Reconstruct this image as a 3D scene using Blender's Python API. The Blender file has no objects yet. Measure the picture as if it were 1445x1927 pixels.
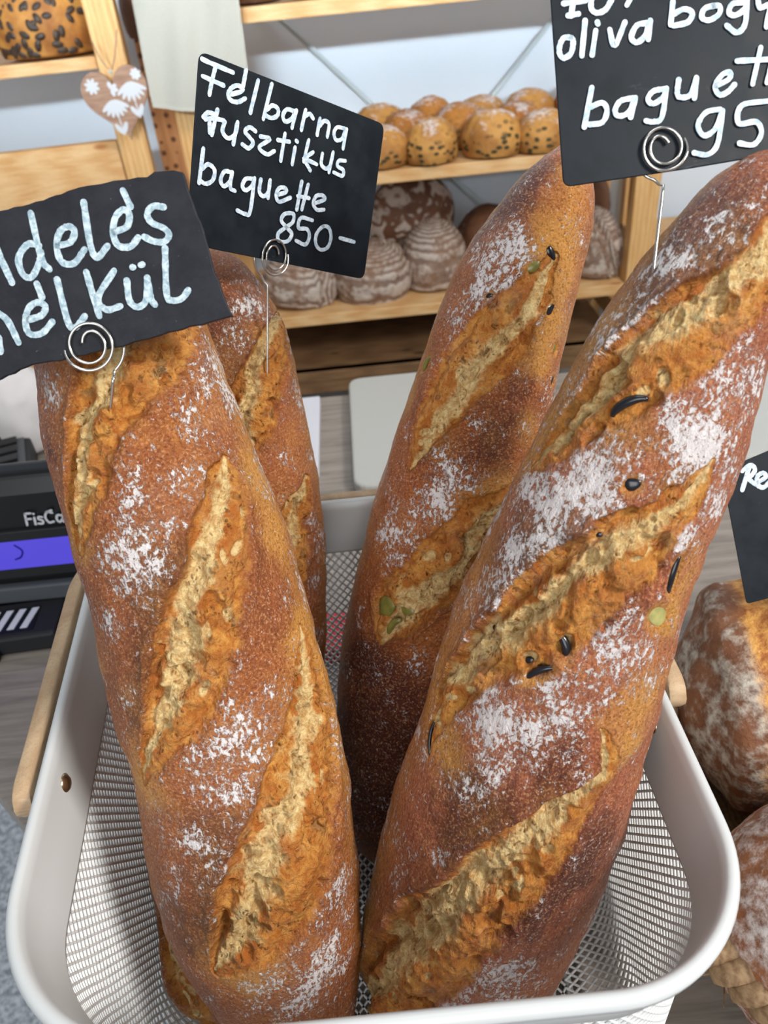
import bpy, math, random
import numpy as np
from mathutils import Vector, Matrix

# ---------------------------------------------------------------- camera, light, exposure
S = bpy.context.scene
COL = S.collection
CAM = (0, 0, 1.325)                       # the phone is held above the counter (floor z=0, counter top z=0.9)
cam_data = bpy.data.cameras.new('camera'); cam = bpy.data.objects.new('camera', cam_data); COL.objects.link(cam)
cam_data.sensor_fit = 'VERTICAL'; cam_data.sensor_height = 36; cam_data.lens = 36 * 1447 / 1927
cam_data.clip_start = .02; cam_data.clip_end = 50
cam_data.dof.use_dof = True; cam_data.dof.focus_distance = .31; cam_data.dof.aperture_fstop = 16
cam.matrix_world = Matrix(((0.99490, 0.10085, 0, CAM[0]), (-0.05873, 0.57938, -0.81294, CAM[1]), (-0.08209, 0.80883, 0.58229, CAM[2]), (0, 0, 0, 1)))
S.camera = cam
S.view_settings.view_transform = 'Standard'; S.view_settings.look = 'None'
S.view_settings.exposure = 0.0; S.view_settings.gamma = 1
world = bpy.data.worlds.new('world'); S.world = world; world.use_nodes = True
world.node_tree.nodes['Background'].inputs[0].default_value = (.86, .92, 1, 1)
world.node_tree.nodes['Background'].inputs[1].default_value = .32


def area(name, loc, target, size, power, col=(1, 1, 1), sy=None):
    l = bpy.data.lights.new(name, 'AREA'); l.energy = power; l.color = col; l.size = size
    if sy: l.shape = 'RECTANGLE'; l.size_y = sy
    o = bpy.data.objects.new(name, l); COL.objects.link(o); o.location = loc
    o.rotation_euler = (Vector(target) - Vector(loc)).to_track_quat('-Z', 'Y').to_euler()
    return o


area('shop_window_light', (1.05, -.45, 2.15), (.02, .25, 1.1), .38, 29, (1, .97, .93))
area('street_window_light', (-.5, -2.6, 2.3), (0, 1.7, 1.1), 2.0, 60, (.95, .98, 1))
area('ceiling_lamp_light', (.15, .55, 2.75), (.1, 1.2, .9), .8, 7, (.93, .97, 1))
o_ = area('added_shelf_fill_light', (.1, -3.2, 2.15), (.03, 1.6, 1.60), 1.7, 8.0, (.80, .92, 1), .1); o_.data.spread = math.radians(16)  # added lamp, no real fixture: narrow beam that brightens the shelves and wall

# ---------------------------------------------------------------- small tools


def lin(h):
    c = [int(h[i:i + 2], 16) / 255 for i in (0, 2, 4)]
    return tuple(x / 12.92 if x <= .04045 else ((x + .055) / 1.055)**2.4 for x in c) + (1,)


def tag(o, label=None, cat=None, group=None, kind=None):
    for k, v in (('label', label), ('category', cat), ('group', group), ('kind', kind)):
        if v: o[k] = v
    return o


def empty(name, loc, label, cat, group=None, rz=0):
    o = bpy.data.objects.new(name, None); COL.objects.link(o); o.location = loc; o.rotation_euler.z = rz
    o.empty_display_size = .02
    return tag(o, label, cat, group)


class MB:
    """collects vertices and faces of ONE part"""

    def __init__(self): self.v = []; self.f = []

    def add(self, v, f):
        n = len(self.v); self.v += [tuple(map(float, p)) for p in v]; self.f += [tuple(int(i) + n for i in q) for q in f]

    def box(self, lo, hi, M=None):
        v = [Vector((x, y, z)) for z in (lo[2], hi[2]) for y in (lo[1], hi[1]) for x in (lo[0], hi[0])]
        if M is not None: v = [M @ p for p in v]
        self.add(v, [(0, 2, 3, 1), (4, 5, 7, 6), (0, 1, 5, 4), (2, 6, 7, 3), (0, 4, 6, 2), (1, 3, 7, 5)])

    def prism(self, poly, z0, z1, M=None):
        n = len(poly); v = [Vector((x, y, z)) for z in (z0, z1) for x, y in poly]
        if M is not None: v = [M @ p for p in v]
        self.add(v, [tuple(range(n))[::-1], tuple(range(n, 2 * n))] + [(i, (i + 1) % n, n + (i + 1) % n, n + i) for i in range(n)])

    def tube(self, pts, r, k=8, closed=False):
        P = [Vector(p) for p in pts]; n = len(P); R = r if hasattr(r, '__len__') else [r] * n
        up = None; rings = []
        for i in range(n):
            a = P[(i - 1) % n] if closed or i else P[0]; b = P[(i + 1) % n] if closed or i < n - 1 else P[-1]
            t = (b - a).normalized()
            if up is None: up = t.orthogonal().normalized()
            up = (up - t * up.dot(t)).normalized(); w = t.cross(up)
            rings += [P[i] + (up * math.cos(q) + w * math.sin(q)) * R[i] for q in (2 * math.pi * j / k for j in range(k))]
        m = n if closed else n - 1
        f = [(i * k + j, i * k + (j + 1) % k, ((i + 1) % n) * k + (j + 1) % k, ((i + 1) % n) * k + j) for i in range(m) for j in range(k)]
        if not closed: f += [tuple(range(k))[::-1], tuple((n - 1) * k + j for j in range(k))]
        self.add(rings, f)

    def lathe(self, prof, c=(0, 0, 0), k=32, sx=1, sy=1):
        n = len(prof); v = [(c[0] + sx * r * math.cos(2 * math.pi * j / k), c[1] + sy * r * math.sin(2 * math.pi * j / k), c[2] + z) for r, z in prof for j in range(k)]
        f = [(i * k + j, i * k + (j + 1) % k, (i + 1) * k + (j + 1) % k, (i + 1) * k + j) for i in range(n - 1) for j in range(k)]
        f += [tuple(range(k))[::-1], tuple((n - 1) * k + j for j in range(k))]
        self.add(v, f)

    def build(self, name, mat, parent=None, smooth=False, bevel=0, seg=2, weld=False):
        me = bpy.data.meshes.new(name); me.from_pydata(self.v, [], self.f); me.update()
        return link(name, me, mat, parent, smooth, bevel, seg)


def link(name, me, mat, parent=None, smooth=False, bevel=0, seg=2):
    o = bpy.data.objects.new(name, me); COL.objects.link(o)
    if mat: me.materials.append(mat)
    if parent is not None: o.parent = parent
    if smooth: me.polygons.foreach_set('use_smooth', [True] * len(me.polygons))
    if bevel:
        b = o.modifiers.new('bevel', 'BEVEL'); b.width = bevel; b.segments = seg; b.limit_method = 'ANGLE'; b.angle_limit = .6
    return o


def np_mesh(name, V, F):
    """fast quad mesh from numpy arrays"""
    me = bpy.data.meshes.new(name); V = np.ascontiguousarray(V, np.float32); F = np.ascontiguousarray(F, np.int32)
    me.vertices.add(len(V)); me.vertices.foreach_set('co', V.ravel())
    me.loops.add(F.size); me.loops.foreach_set('vertex_index', F.ravel())
    me.polygons.add(len(F)); me.polygons.foreach_set('loop_start', np.arange(0, F.size, F.shape[1], dtype=np.int32))
    me.update(calc_edges=True); me.validate()
    return me


def grid_faces(n, m, wrap=True):
    i, j = np.meshgrid(np.arange(n - 1), np.arange(m if wrap else m - 1), indexing='ij'); j2 = (j + 1) % m
    return np.stack([i * m + j, i * m + j2, (i + 1) * m + j2, (i + 1) * m + j], -1).reshape(-1, 4)


def vnoise(p, seed=0):
    """3D gradient-free value noise, -1..1"""
    i = np.floor(p).astype(np.int64); f = p - i; f = f * f * f * (f * (f * 6 - 15) + 10)

    def h(a, b, c):
        n = (a * 374761393 + b * 668265263 + c * 2147483647 + seed * 974711) & 0xffffffff
        n = ((n ^ (n >> 13)) * 1274126177) & 0xffffffff; n = ((n ^ (n >> 16)) * 2246822519) & 0xffffffff
        return ((n ^ (n >> 15)) & 0xffff) / 32767.5 - 1
    x, y, z = i[..., 0], i[..., 1], i[..., 2]; u, v, w = f[..., 0], f[..., 1], f[..., 2]
    L = lambda a, b, t: a + (b - a) * t
    return L(L(L(h(x, y, z), h(x + 1, y, z), u), L(h(x, y + 1, z), h(x + 1, y + 1, z), u), v),
             L(L(h(x, y, z + 1), h(x + 1, y, z + 1), u), L(h(x, y + 1, z + 1), h(x + 1, y + 1, z + 1), u), v), w)


def fbm(p, o=4, seed=0):
    s = 0; a = 1; t = 0
    for k in range(o): s = s + a * vnoise(p * 2**k + 17.3 * k, seed + k); t += a; a *= .5
    return s / t


def sstep(a, b, x): t = np.clip((x - a) / (b - a), 0, 1); return t * t * (3 - 2 * t)


# ---------------------------------------------------------------- materials
class NT:
    def __init__(self, name, rough=.6, spec=.4, metal=0):
        self.m = bpy.data.materials.new(name); self.m.use_nodes = True; self.t = self.m.node_tree; self.b = self.t.nodes['Principled BSDF']
        self.b.inputs['Roughness'].default_value = rough; self.b.inputs['Metallic'].default_value = metal
        self.b.inputs['Specular IOR Level'].default_value = spec

    def n(self, ty, **kw):
        o = self.t.nodes.new('ShaderNode' + ty)
        for k, v in kw.items():
            if k.startswith('_'): setattr(o, k[1:], v)
            else: self.put(o.inputs[k.replace('__', ' ') if not k[1:].isdigit() or k[0] != 'i' else int(k[1:])], v)
        return o

    def put(self, s, v):
        if hasattr(v, 'is_output') or isinstance(v, bpy.types.NodeSocket): self.t.links.new(v, s)
        else: s.default_value = v

    def co(self, scale=(1, 1, 1), rot=(0, 0, 0)):
        return self.n('Mapping', Vector=self.n('TexCoord').outputs['Object'], Scale=scale, Rotation=rot).outputs[0]

    def noise(self, vec, scale, detail=4, rough=.55, dist=0):
        return self.n('TexNoise', Vector=vec, Scale=scale, Detail=detail, Roughness=rough, Distortion=dist).outputs['Fac']

    def vor(self, vec, scale, feature='F1', rnd=1):
        o = self.n('TexVoronoi', _feature=feature, Vector=vec, Scale=scale); o.inputs['Randomness'].default_value = rnd
        return o.outputs['Distance']

    def rng(self, v, a, b, c=0, d=1, smooth=True):
        return self.n('MapRange', _interpolation_type='SMOOTHSTEP' if smooth else 'LINEAR', Value=v, **{'From Min'.replace(' ', '__'): a, 'From__Max': b, 'To__Min': c, 'To__Max': d}).outputs[0]

    def math(self, op, a, b=0., c=0.):
        o = self.n('Math', _operation=op); self.put(o.inputs[0], a); self.put(o.inputs[1], b); self.put(o.inputs[2], c); return o.outputs[0]

    def mix(self, f, a, b, blend='MIX'):
        o = self.n('Mix', _data_type='RGBA', _blend_type=blend); self.put(o.inputs[0], f); self.put(o.inputs[6], a); self.put(o.inputs[7], b); return o.outputs[2]

    def bump(self, h, s=.3, d=.001, prev=None):
        o = self.n('Bump', Height=h); o.inputs['Strength'].default_value = s; o.inputs['Distance'].default_value = d
        if prev is not None: self.t.links.new(prev, o.inputs['Normal'])
        return o.outputs[0]

    def done(self, col=None, rough=None, nrm=None):
        if col is not None: self.put(self.b.inputs['Base Color'], col)
        if rough is not None: self.put(self.b.inputs['Roughness'], rough)
        if nrm is not None: self.put(self.b.inputs['Normal'], nrm)
        return self.m


def flat(name, h, rough=.5, metal=0, spec=.4, var=.0, scale=60):
    t = NT(name, rough, spec, metal); c = lin(h)
    if var:
        n = t.noise(t.co(), scale)
        return t.done(t.mix(t.rng(n, .3, .7), tuple(x * (1 - var) for x in c[:3]) + (1,), tuple(min(1, x * (1 + var)) for x in c[:3]) + (1,)))
    return t.done(c)


def wood_mat(name, h1, h2, knot, stretch=(1, 8, 8), scale=14, rough=.55, knots=True):
    t = NT(name, rough, .3); v = t.co(stretch)
    a = t.noise(v, scale, 5, .6, 1.2); w = t.n('TexWave', _wave_type='BANDS', Vector=v, Scale=scale * .35, Distortion=6, Detail=3, **{'Detail__Scale': 1.2}).outputs['Fac']
    c = t.mix(t.rng(t.math('ADD', t.math('MULTIPLY', a, .8), t.math('MULTIPLY', w, .2)), .25, .75), lin(h1), lin(h2))
    if knots:
        k = t.vor(t.co((stretch[0] * 1.2, stretch[1] * .35, stretch[2] * .35)), 7)
        c = t.mix(t.rng(k, .05, .14, 1, 0), c, lin(knot))
    f = t.noise(t.co(tuple(s * 6 for s in stretch)), scale * 3, 2)
    return t.done(t.mix(t.rng(f, .45, .75, 0, .25), c, lin(knot)), None, t.bump(f, .15, .0006))


def bread_mat(name, light, mid, dark, glossy=.42, flour_col='ece6e4', blister=1.0, wrinkle=0.):
    """long-loaf crust: bake (score, crumb, flour) and tone (dark, light) come from the loaf's own surface"""
    t = NT(name, .45, .45)
    at = t.n('Attribute', _attribute_name='bake').outputs['Color']; sp = t.n('SeparateColor', Color=at); score, crumb, flour = sp.outputs
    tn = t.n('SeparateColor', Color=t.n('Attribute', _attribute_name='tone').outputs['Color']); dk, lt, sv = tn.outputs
    uvw = t.n('Attribute', _attribute_name='skin').outputs['Vector']
    o = t.co()
    n1 = t.noise(o, 42, 6, .6, .4); n2 = t.noise(o, 220, 5, .65); n3 = t.noise(o, 950, 4, .7)
    st = t.noise(t.n('Mapping', Vector=uvw, Scale=(.5, 1.6, 1), Rotation=(0, 0, .35)).outputs[0], 120, 5, .65, .8)
    d = t.math('ADD', dk, t.math('MULTIPLY', t.math('SUBTRACT', n1, .5), 1.0)); d = t.math('ADD', d, t.math('MULTIPLY', t.math('SUBTRACT', n2, .5), .45)); d = t.math('ADD', d, t.math('MULTIPLY', t.math('SUBTRACT', st, .5), .5))
    crust = t.mix(t.rng(d, -.1, .38), lin(light), lin(mid)); crust = t.mix(t.rng(d, .32, .95), crust, lin(dark))
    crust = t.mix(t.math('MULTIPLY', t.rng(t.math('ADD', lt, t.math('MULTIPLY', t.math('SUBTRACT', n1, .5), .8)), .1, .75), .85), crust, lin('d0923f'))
    pores = t.rng(t.vor(o, 900), .08, .3, 1, 0); crust = t.mix(t.math('MULTIPLY', t.math('MULTIPLY', pores, t.rng(n2, .4, .6)), .45), crust, lin('5a2a12'))
    grain = t.rng(n3, .53, .62); crust = t.mix(t.math('MULTIPLY', grain, .48), crust, lin('e3a874'))
    grain2 = t.rng(n3, .38, .46, 1, 0); crust = t.mix(t.math('MULTIPLY', grain2, .6), crust, lin(dark))
    # open score: burnt orange edges, gold flesh, pale crumb in the torn middle
    m1 = t.noise(o, 110, 6, .62, .8); m2 = t.noise(o, 420, 5, .68, .4)
    sc = t.mix(t.rng(t.math('ADD', t.math('MULTIPLY', m1, .6), t.math('MULTIPLY', m2, .4)), .40, .62), lin('b0641f'), lin('dd9c48'))
    sc = t.mix(t.math('MULTIPLY', t.rng(t.noise(o, 55, 4, .6),   .5, .68), .55), sc, lin('a05c2a'))
    sc = t.mix(t.rng(m2, .54, .70, 0, .6), sc, lin('8a4a1e'))
    cr = t.rng(t.math('ADD', crumb, t.math('MULTIPLY', t.math('SUBTRACT', m1, .5), 1.5)), .28, .72)
    pale = t.mix(t.rng(m2, .35, .65), lin('c6985a'), lin('ecd094'))
    sc = t.mix(cr, sc, pale)
    wob = t.mix(.006, t.n('Mapping', Vector=uvw, Scale=(.8, 1.15, 1)).outputs[0], t.n('TexNoise', Vector=o, Scale=160.).outputs['Color'])
    cell = t.vor(wob, 150, 'F1'); hole = t.math('MULTIPLY', t.rng(cell, .14, .42, 1, 0), t.rng(t.noise(o, 75, 3), .50, .58))
    cell2 = t.vor(wob, 480, 'F1'); hole2 = t.math('MULTIPLY', t.rng(cell2, .14, .40, 1, 0), t.rng(t.noise(o, 130, 3), .46, .56))
    sc = t.mix(t.math('MULTIPLY', hole, .6), sc, lin('8f6a3c')); sc = t.mix(t.math('MULTIPLY', hole2, .7), sc, lin('7d4f24'))
    sedge = t.rng(t.math('ADD', score, t.math('ADD', t.math('MULTIPLY', t.math('SUBTRACT', n2, .5), .7), t.math('MULTIPLY', t.math('SUBTRACT', m1, .5), .7))), .22, .68)
    base = t.mix(sedge, crust, sc)
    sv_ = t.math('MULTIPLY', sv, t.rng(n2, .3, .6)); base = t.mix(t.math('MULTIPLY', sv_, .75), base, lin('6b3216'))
    # flour dusted on the crust, in streaky flecks
    f1 = t.noise(t.n('Mapping', Vector=uvw, Scale=(1, 1.35, 1)).outputs[0], 400, 7, .74, .5); f2 = t.noise(o, 75, 3, .5); f3 = t.noise(o, 1500, 3, .7)
    fd = t.math('ADD', t.math('MULTIPLY', flour, .34), t.math('MULTIPLY', t.math('SUBTRACT', f1, .5), 1.8)); fd = t.math('ADD', fd, t.math('MULTIPLY', t.math('SUBTRACT', f2, .5), .95))
    fd = t.math('ADD', fd, t.math('MULTIPLY', t.math('SUBTRACT', f3, .5), .35))
    fm = t.math('MULTIPLY', t.rng(fd, .24, .38), t.rng(score, .15, .55, 1, .06))
    veil = t.math('MULTIPLY', t.rng(flour, .3, 1.2, 0, .22), t.rng(score, .1, .5, 1, 0))
    base = t.mix(t.math('MULTIPLY', veil, t.rng(n2, .3, .7)), base, lin('bf9f8a'))
    fleck = t.math('MULTIPLY', t.rng(t.noise(o, 640, 2, .5), .66, .74), t.rng(score, .1, .4, .8, 0)); fm = t.math('MAXIMUM', fm, t.math('MULTIPLY', fleck, .7))
    base = t.mix(t.math('MULTIPLY', fm, .9), base, lin(flour_col))
    rough = t.mix(fm, t.mix(score, (glossy,) * 3 + (1,), (.5, .5, .5, 1)), (.92, .92, .92, 1))
    h = t.math('ADD', t.math('MULTIPLY', n3, 1.15 * blister), t.math('MULTIPLY', n2, 1.0))
    h = t.math('ADD', h, t.math('MULTIPLY', score, t.math('ADD', t.math('MULTIPLY', m2, 1.7), t.math('MULTIPLY', m1, .8))))
    h = t.math('SUBTRACT', h, t.math('MULTIPLY', score, t.math('ADD', t.math('MULTIPLY', hole, 2.2), t.math('MULTIPLY', hole2, .8))))
    h = t.math('ADD', h, t.math('MULTIPLY', fm, .35))
    if wrinkle:
        wv = t.noise(t.n('Mapping', Vector=uvw, Scale=(.35, 1.5, 1), Rotation=(0, 0, .5)).outputs[0], 300, 5, .7, 1.5); h = t.math('ADD', h, t.math('MULTIPLY', wv, 2.6 * wrinkle))
    return t.done(base, rough, t.bump(h, .8, .0014))


def loaf_mat(name, crust, dark, flour, fl=.5, rings=0., seeds=0., seed_col='2a2018', score=None, cracks=0., pscale=1., soft=False):
    """round loaves: crust with flour; optional banneton rings, seeds, baked cracks"""
    t = NT(name, .6, .3); o = t.co()
    n1 = t.noise(o, 16 * pscale, 5, .6, .3); n2 = t.noise(o, 90 * pscale, 5, .65); n3 = t.noise(o, 380 * pscale, 3, .6)
    c = t.mix(t.rng(n1, .35, .68), lin(crust), lin(dark))
    z = t.n('SeparateXYZ', Vector=t.n('TexCoord').outputs['Normal']).outputs[2]
    h = t.math('MULTIPLY', n2, 1.)
    f = t.math('ADD', t.math('MULTIPLY', t.math('SUBTRACT', n2, .5), .9), t.math('MULTIPLY', t.math('SUBTRACT', n1, .5), .8))
    if soft: f = t.math('ADD', f, t.math('MULTIPLY', z, .55))
    fm = t.rng(f, .5 - fl, .85 - fl)
    if rings:
        g = t.n('TexCoord').outputs['Generated']; s = t.n('Mapping', Vector=g, Location=(-.5, -.5, -.5)).outputs[0]
        w = t.n('TexWave', _wave_type='RINGS', _rings_direction='Z', Vector=s, Scale=rings, Distortion=1.2, Detail=2, **{'Detail__Scale': 2.}).outputs['Fac']
        fm = t.math('MULTIPLY', t.rng(w, .15, .55, .25, 1), fm); h = t.math('ADD', h, t.math('MULTIPLY', w, 1.5))
    if cracks:
        v = t.n('TexVoronoi', _feature='DISTANCE_TO_EDGE', Vector=t.n('Mapping', Vector=t.mix(.12, o, t.n('TexNoise', Vector=o, Scale=18.).outputs['Color'])).outputs[0], Scale=cracks).outputs['Distance']
        k = t.rng(v, .07, .2, 0, 1); fm = t.math('MULTIPLY', fm, k); h = t.math('ADD', h, t.math('MULTIPLY', k, 2.5))
    c = t.mix(t.math('MULTIPLY', fm, .85), c, lin(flour))
    if score:
        a = t.n('SeparateColor', Color=t.n('Attribute', _attribute_name='bake').outputs['Color']).outputs[0]
        g = t.mix(t.rng(n2, .35, .65), lin(score), lin('d9a052')); c = t.mix(t.rng(t.math('ADD', a, t.math('MULTIPLY', t.math('SUBTRACT', n2, .5), .5)), .25, .6), c, g)
        h = t.math('ADD', h, t.math('MULTIPLY', a, n3))
    if seeds:
        v = t.vor(t.n('Mapping', Vector=o, Scale=(1, 1, 1.6), Rotation=(.5, .3, .8)).outputs[0], seeds); low = t.rng(t.math('ADD', z, t.math('MULTIPLY', t.math('SUBTRACT', n1, .5), 1.8)), .05, .55, 1, .1)
        sm = t.math('MULTIPLY', t.rng(v, .28, .42, 1, 0), low); c = t.mix(sm, c, lin(seed_col)); h = t.math('ADD', h, t.math('MULTIPLY', sm, 1.2))
    return t.done(c, None, t.bump(h, .5, .003))


M = {}
M['wall'] = flat('white_wall_paint', 'd9e4ef', .6, var=.02, scale=4)
M['floor'] = None
t = NT('speckled_grey_floor', .5, .3); o_ = t.co()
M['floor'] = t.done(t.mix(t.rng(t.noise(o_, 90, 5, .7), .35, .65), lin('8f959e'), lin('dfe3e8')), None, None)
t = NT('grey_wood_laminate', .45, .35); v_ = t.co((1.2, 14, 14)); a_ = t.noise(v_, 9, 6, .65, .6)
M['counter'] = t.done(t.mix(t.rng(a_, .3, .7), lin('786f66'), lin('988d83')), None, t.bump(a_, .05, .0005))
M['pine'] = wood_mat('pale_pine_across', 'dfba88', 'cb9960', 'a56b3a', (1, 9, 9), 12)
M['pine_up'] = wood_mat('pale_pine_upright', 'deb67d', 'ca985c', '985e35', (9, 9, 1), 12)
t = NT('reddish_drilled_post', .55, .3); v_ = t.co((9, 9, 1)); w_ = t.noise(v_, 12, 4); k_ = t.vor(t.co((1, .1, 1)), 42, 'F1', .35)
M['drilled'] = t.done(t.mix(t.rng(k_, .16, .24, .85, 0), t.mix(t.rng(w_, .3, .7), lin('d9a06c'), lin('c58a5a')), lin('5a3320')))
M['pine_shade_tint'] = wood_mat('pine_with_painted_shade', '8a6a4a', '6f5238', '3a2a1c', (1, 9, 9), 10)  # pine darkened in its colour to carry the shade below the low shelf
M['handle'] = wood_mat('bent_ash_handle', 'c4a987', 'a98a69', '82654a', (6, 6, 30), 10, .5, knots=False)
M['enamel'] = flat('white_enamel_steel', 'c8cac9', .32, spec=.5)
M['mesh'] = flat('white_enamel_mesh', 'ecedeb', .35, spec=.5)
M['chrome'] = flat('polished_wire', 'd9d4cc', .16, metal=1)
M['steel'] = flat('brushed_rivet', 'b7a48a', .28, metal=1)
M['galv'] = flat('grey_steel_brace', 'c3d2d8', .45, metal=0)
t = NT('black_chalkboard', .5, .18); o_ = t.co(); n_ = t.noise(o_, 60, 5, .6); n2_ = t.noise(t.co((1, 3, 1)), 40, 6, .75, 1)
M['board'] = t.done(t.mix(t.math('MULTIPLY', t.rng(n2_, .62, .8), .22), t.mix(t.rng(n_, .3, .7), lin('12171c'), lin('1b2127')), lin('93a3b0')), t.rng(n_, .2, .8, .38, .6))
t = NT('dark_slate', .55, .2); o_ = t.co(); n_ = t.noise(o_, 70, 6, .7); k_ = t.noise(o_, 600, 3, .6)
M['slate'] = t.done(t.mix(t.math('MULTIPLY', t.rng(k_, .7, .78), .6), t.mix(t.rng(n_, .3, .7), lin('191a1f'), lin('26272d')), lin('b0b7bd')), None, t.bump(n_, .35, .0008))
t = NT('white_chalk_paint', .75, .2); o_ = t.co(); n_ = t.noise(o_, 420, 5, .7, .6)
M['paint'] = t.done(t.mix(t.rng(n_, .32, .66), lin('9fb2c2'), lin('dde5ea')), None, t.bump(n_, .2, .0003))
t = NT('blue_grey_chalk_marker', .75, .2); o_ = t.co(); n_ = t.noise(o_, 500, 5, .7, .6)
M['marker'] = t.done(t.mix(t.rng(n_, .35, .66), lin('869da8'), lin('c6d4d9')), None, t.bump(n_, .15, .0003))
M['olive_black'] = flat('black_olive', '15141a', .22, spec=.6, var=.3, scale=300)
M['olive_green'] = flat('green_olive', '6f6a30', .3, spec=.6, var=.35, scale=200)
M['olive_pale'] = flat('pale_olive', 'a09a5e', .35, spec=.5, var=.25, scale=150)
M['black'] = flat('black_plastic', '0e0f11', .35, spec=.45)
M['black_matt'] = flat('matt_black_plastic', '1b1c1e', .6)
M['grey'] = flat('grey_plastic', '4b4e52', .5)
M['white_pl'] = flat('white_plastic', 'b3b2ac', .4)
M['paper'] = flat('white_paper', 'd0d0d6', .8)
M['red'] = flat('red_plastic', 'c8232b', .5)
M['wicker'] = wood_mat('dry_straw_wicker', 'a98b68', '7d5f43', '463222', (4, 4, 4), 60, .7, knots=False)
t = NT('brown_stained_wood', .6, .3); a_ = t.noise(t.co((1, 1, 9)), 30, 5, .6)
M['panel'] = flat('grey_back_panel', 'a19d98', .7)
M['heart'] = t.done(t.mix(t.rng(a_, .3, .7), lin('8d6b5a'), lin('a8876f')))
M['cotton'] = flat('natural_cotton', 'aeaba0', .9, var=.03, scale=500)
M['white_paint'] = flat('white_craft_paint', 'c6c8cc', .7)
t = NT('lit_blue_display', .3, .4); t.b.inputs['Emission Color'].default_value = lin('5a50d8'); t.b.inputs['Emission Strength'].default_value = .75
M['display'] = t.done(lin('2a2380'))
M['FL'] = bread_mat('crust_half_brown', 'bb7635', '985326', '5c2710', .45)
M['BL'] = bread_mat('crust_half_brown_pale', 'bd7838', 'a35c30', '6b331c', .5)
M['BR'] = bread_mat('crust_olive_glossy', 'c98036', 'a25725', '541f0e', .3)
M['FR'] = bread_mat('crust_olive_floured', 'c47a46', 'aa5f3e', '582719', .42, wrinkle=.8)

# ---------------------------------------------------------------- the room
H = 1.325


def slab(name, lo, hi, mat, parent=None, bevel=.0, seg=2): b = MB(); b.box(lo, hi); return b.build(name, mat, parent, bevel=bevel, seg=seg)


tag(slab('floor', (-3, -1.2, -.05), (3, 1.76, 0), M['floor']), kind='structure')
tag(slab('wall_back', (-3, 1.70, 0), (3, 1.80, 2.9), M['wall']), kind='structure')

b = MB(); top = [(-.245, .292), (-.01, .045), (1.2, .045), (1.2, .845), (-.80, .845)]
ct = empty('shop_counter', (.2, .5, 0), 'grey wood-grain counter carrying the bread basket and the till', 'counter')
b.prism([(x - .2, y - .5) for x, y in top], .872, .90); b.build('worktop', M['counter'], ct, bevel=.0015)
b = MB(); b.prism([(x - .2, y - .5) for x, y in [(-.15, .33), (.03, .12), (1.15, .12), (1.15, .80), (-.62, .80)]], 0, .872); b.build('counter_body', M['white_pl'], ct)

# ---------------------------------------------------------------- shelving behind the counter
sh = empty('shelving_unit', (.125, 1.35, 0), 'pine shelving unit with thin crossed braces against the white wall, behind the rustic loaves', 'shelf')
X0, X1, D_ = -.365, .375, .30          # local: post centres, depth
for px in (X0, X1):
    for py in (.016, D_ - .016):
        slab('post', (px - .022, py - .016, 0), (px + .022, py + .016, 1.95), M['pine_up'], sh, .002)
for px in (X0, X1):
    for pz in (.25, .72, 1.05, 1.35, 1.75):
        slab('rung', (px - .009, .032, pz - .02), (px + .009, D_ - .032, pz + .02), M['pine_up'], sh, .001)
SH = {'top': 1.284, 'mid': 1.043, 'low': .812, 'base': .70}
for k, z in SH.items():
    slab('shelf_board' if k != 'base' else 'bottom_board', (X0 + .023, -.002, z - .020), (X1 - .023, D_ - .01, z), M['pine'] if k != 'base' else M['pine_shade_tint'], sh, .0015)
for a, c in (((-.262, 1.289), (.30, .735)), ((.32, 1.25), (-.255, .66))):
    b = MB(); b.tube([(a[0], D_ + .020, a[1]), (c[0], D_ + .020, c[1])], .0042, 8); b.build('cross_brace', M['galv'], sh, True)
b = MB(); b.box((X0 + .02, D_ - .008, .40), (X1 - .02, D_ - .002, .80)); b.build('back_panel', M['panel'], sh)
slab('front_plank', (X0 + .023, .0, .655), (X1 - .023, .018, .70), M['pine_shade_tint'], sh, .001)

sh2 = empty('shelving_unit', (-.335, 1.352, 0), 'pine shelving unit at the left edge with the wide plank panel and a seeded loaf', 'shelf', rz=.09)
slab('post', (-.022, -.016, 0), (.022, .016, 1.95), M['pine_up'], sh2, .002)
slab('post', (.0, .285, 0), (.044, .315, 1.95), M['drilled'], sh2, .002)
tag(slab('shelf_board', (-.60, -.005, 1.226), (-.024, .30, 1.243), M['pine'], sh2, .0015))
slab('front_panel', (-.60, -.012, 1.046), (-.024, .008, 1.129), M['pine'], sh2, .002)
slab('shelf_board', (-.60, -.005, .80), (-.024, .30, .818), M['pine'], sh2, .0015)
slab('lower_post', (-.16, -.4, 0), (-.135, -.37, .99), M['pine_up'], sh2, .001)

sh3 = empty('shelving_unit', (.56, 1.352, 0), 'pine shelving unit at the right edge, mostly behind the floured olive baguette', 'shelf')
slab('post', (.0, .285, 0), (.044, .315, 1.95), M['pine_up'], sh3, .002)
slab('shelf_board', (.0, .0, .812), (.6, .30, .832), M['pine'], sh3, .0015)
slab('shelf_board', (.0, .0, .702), (.6, .30, .722), M['pine'], sh3, .0015)


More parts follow.
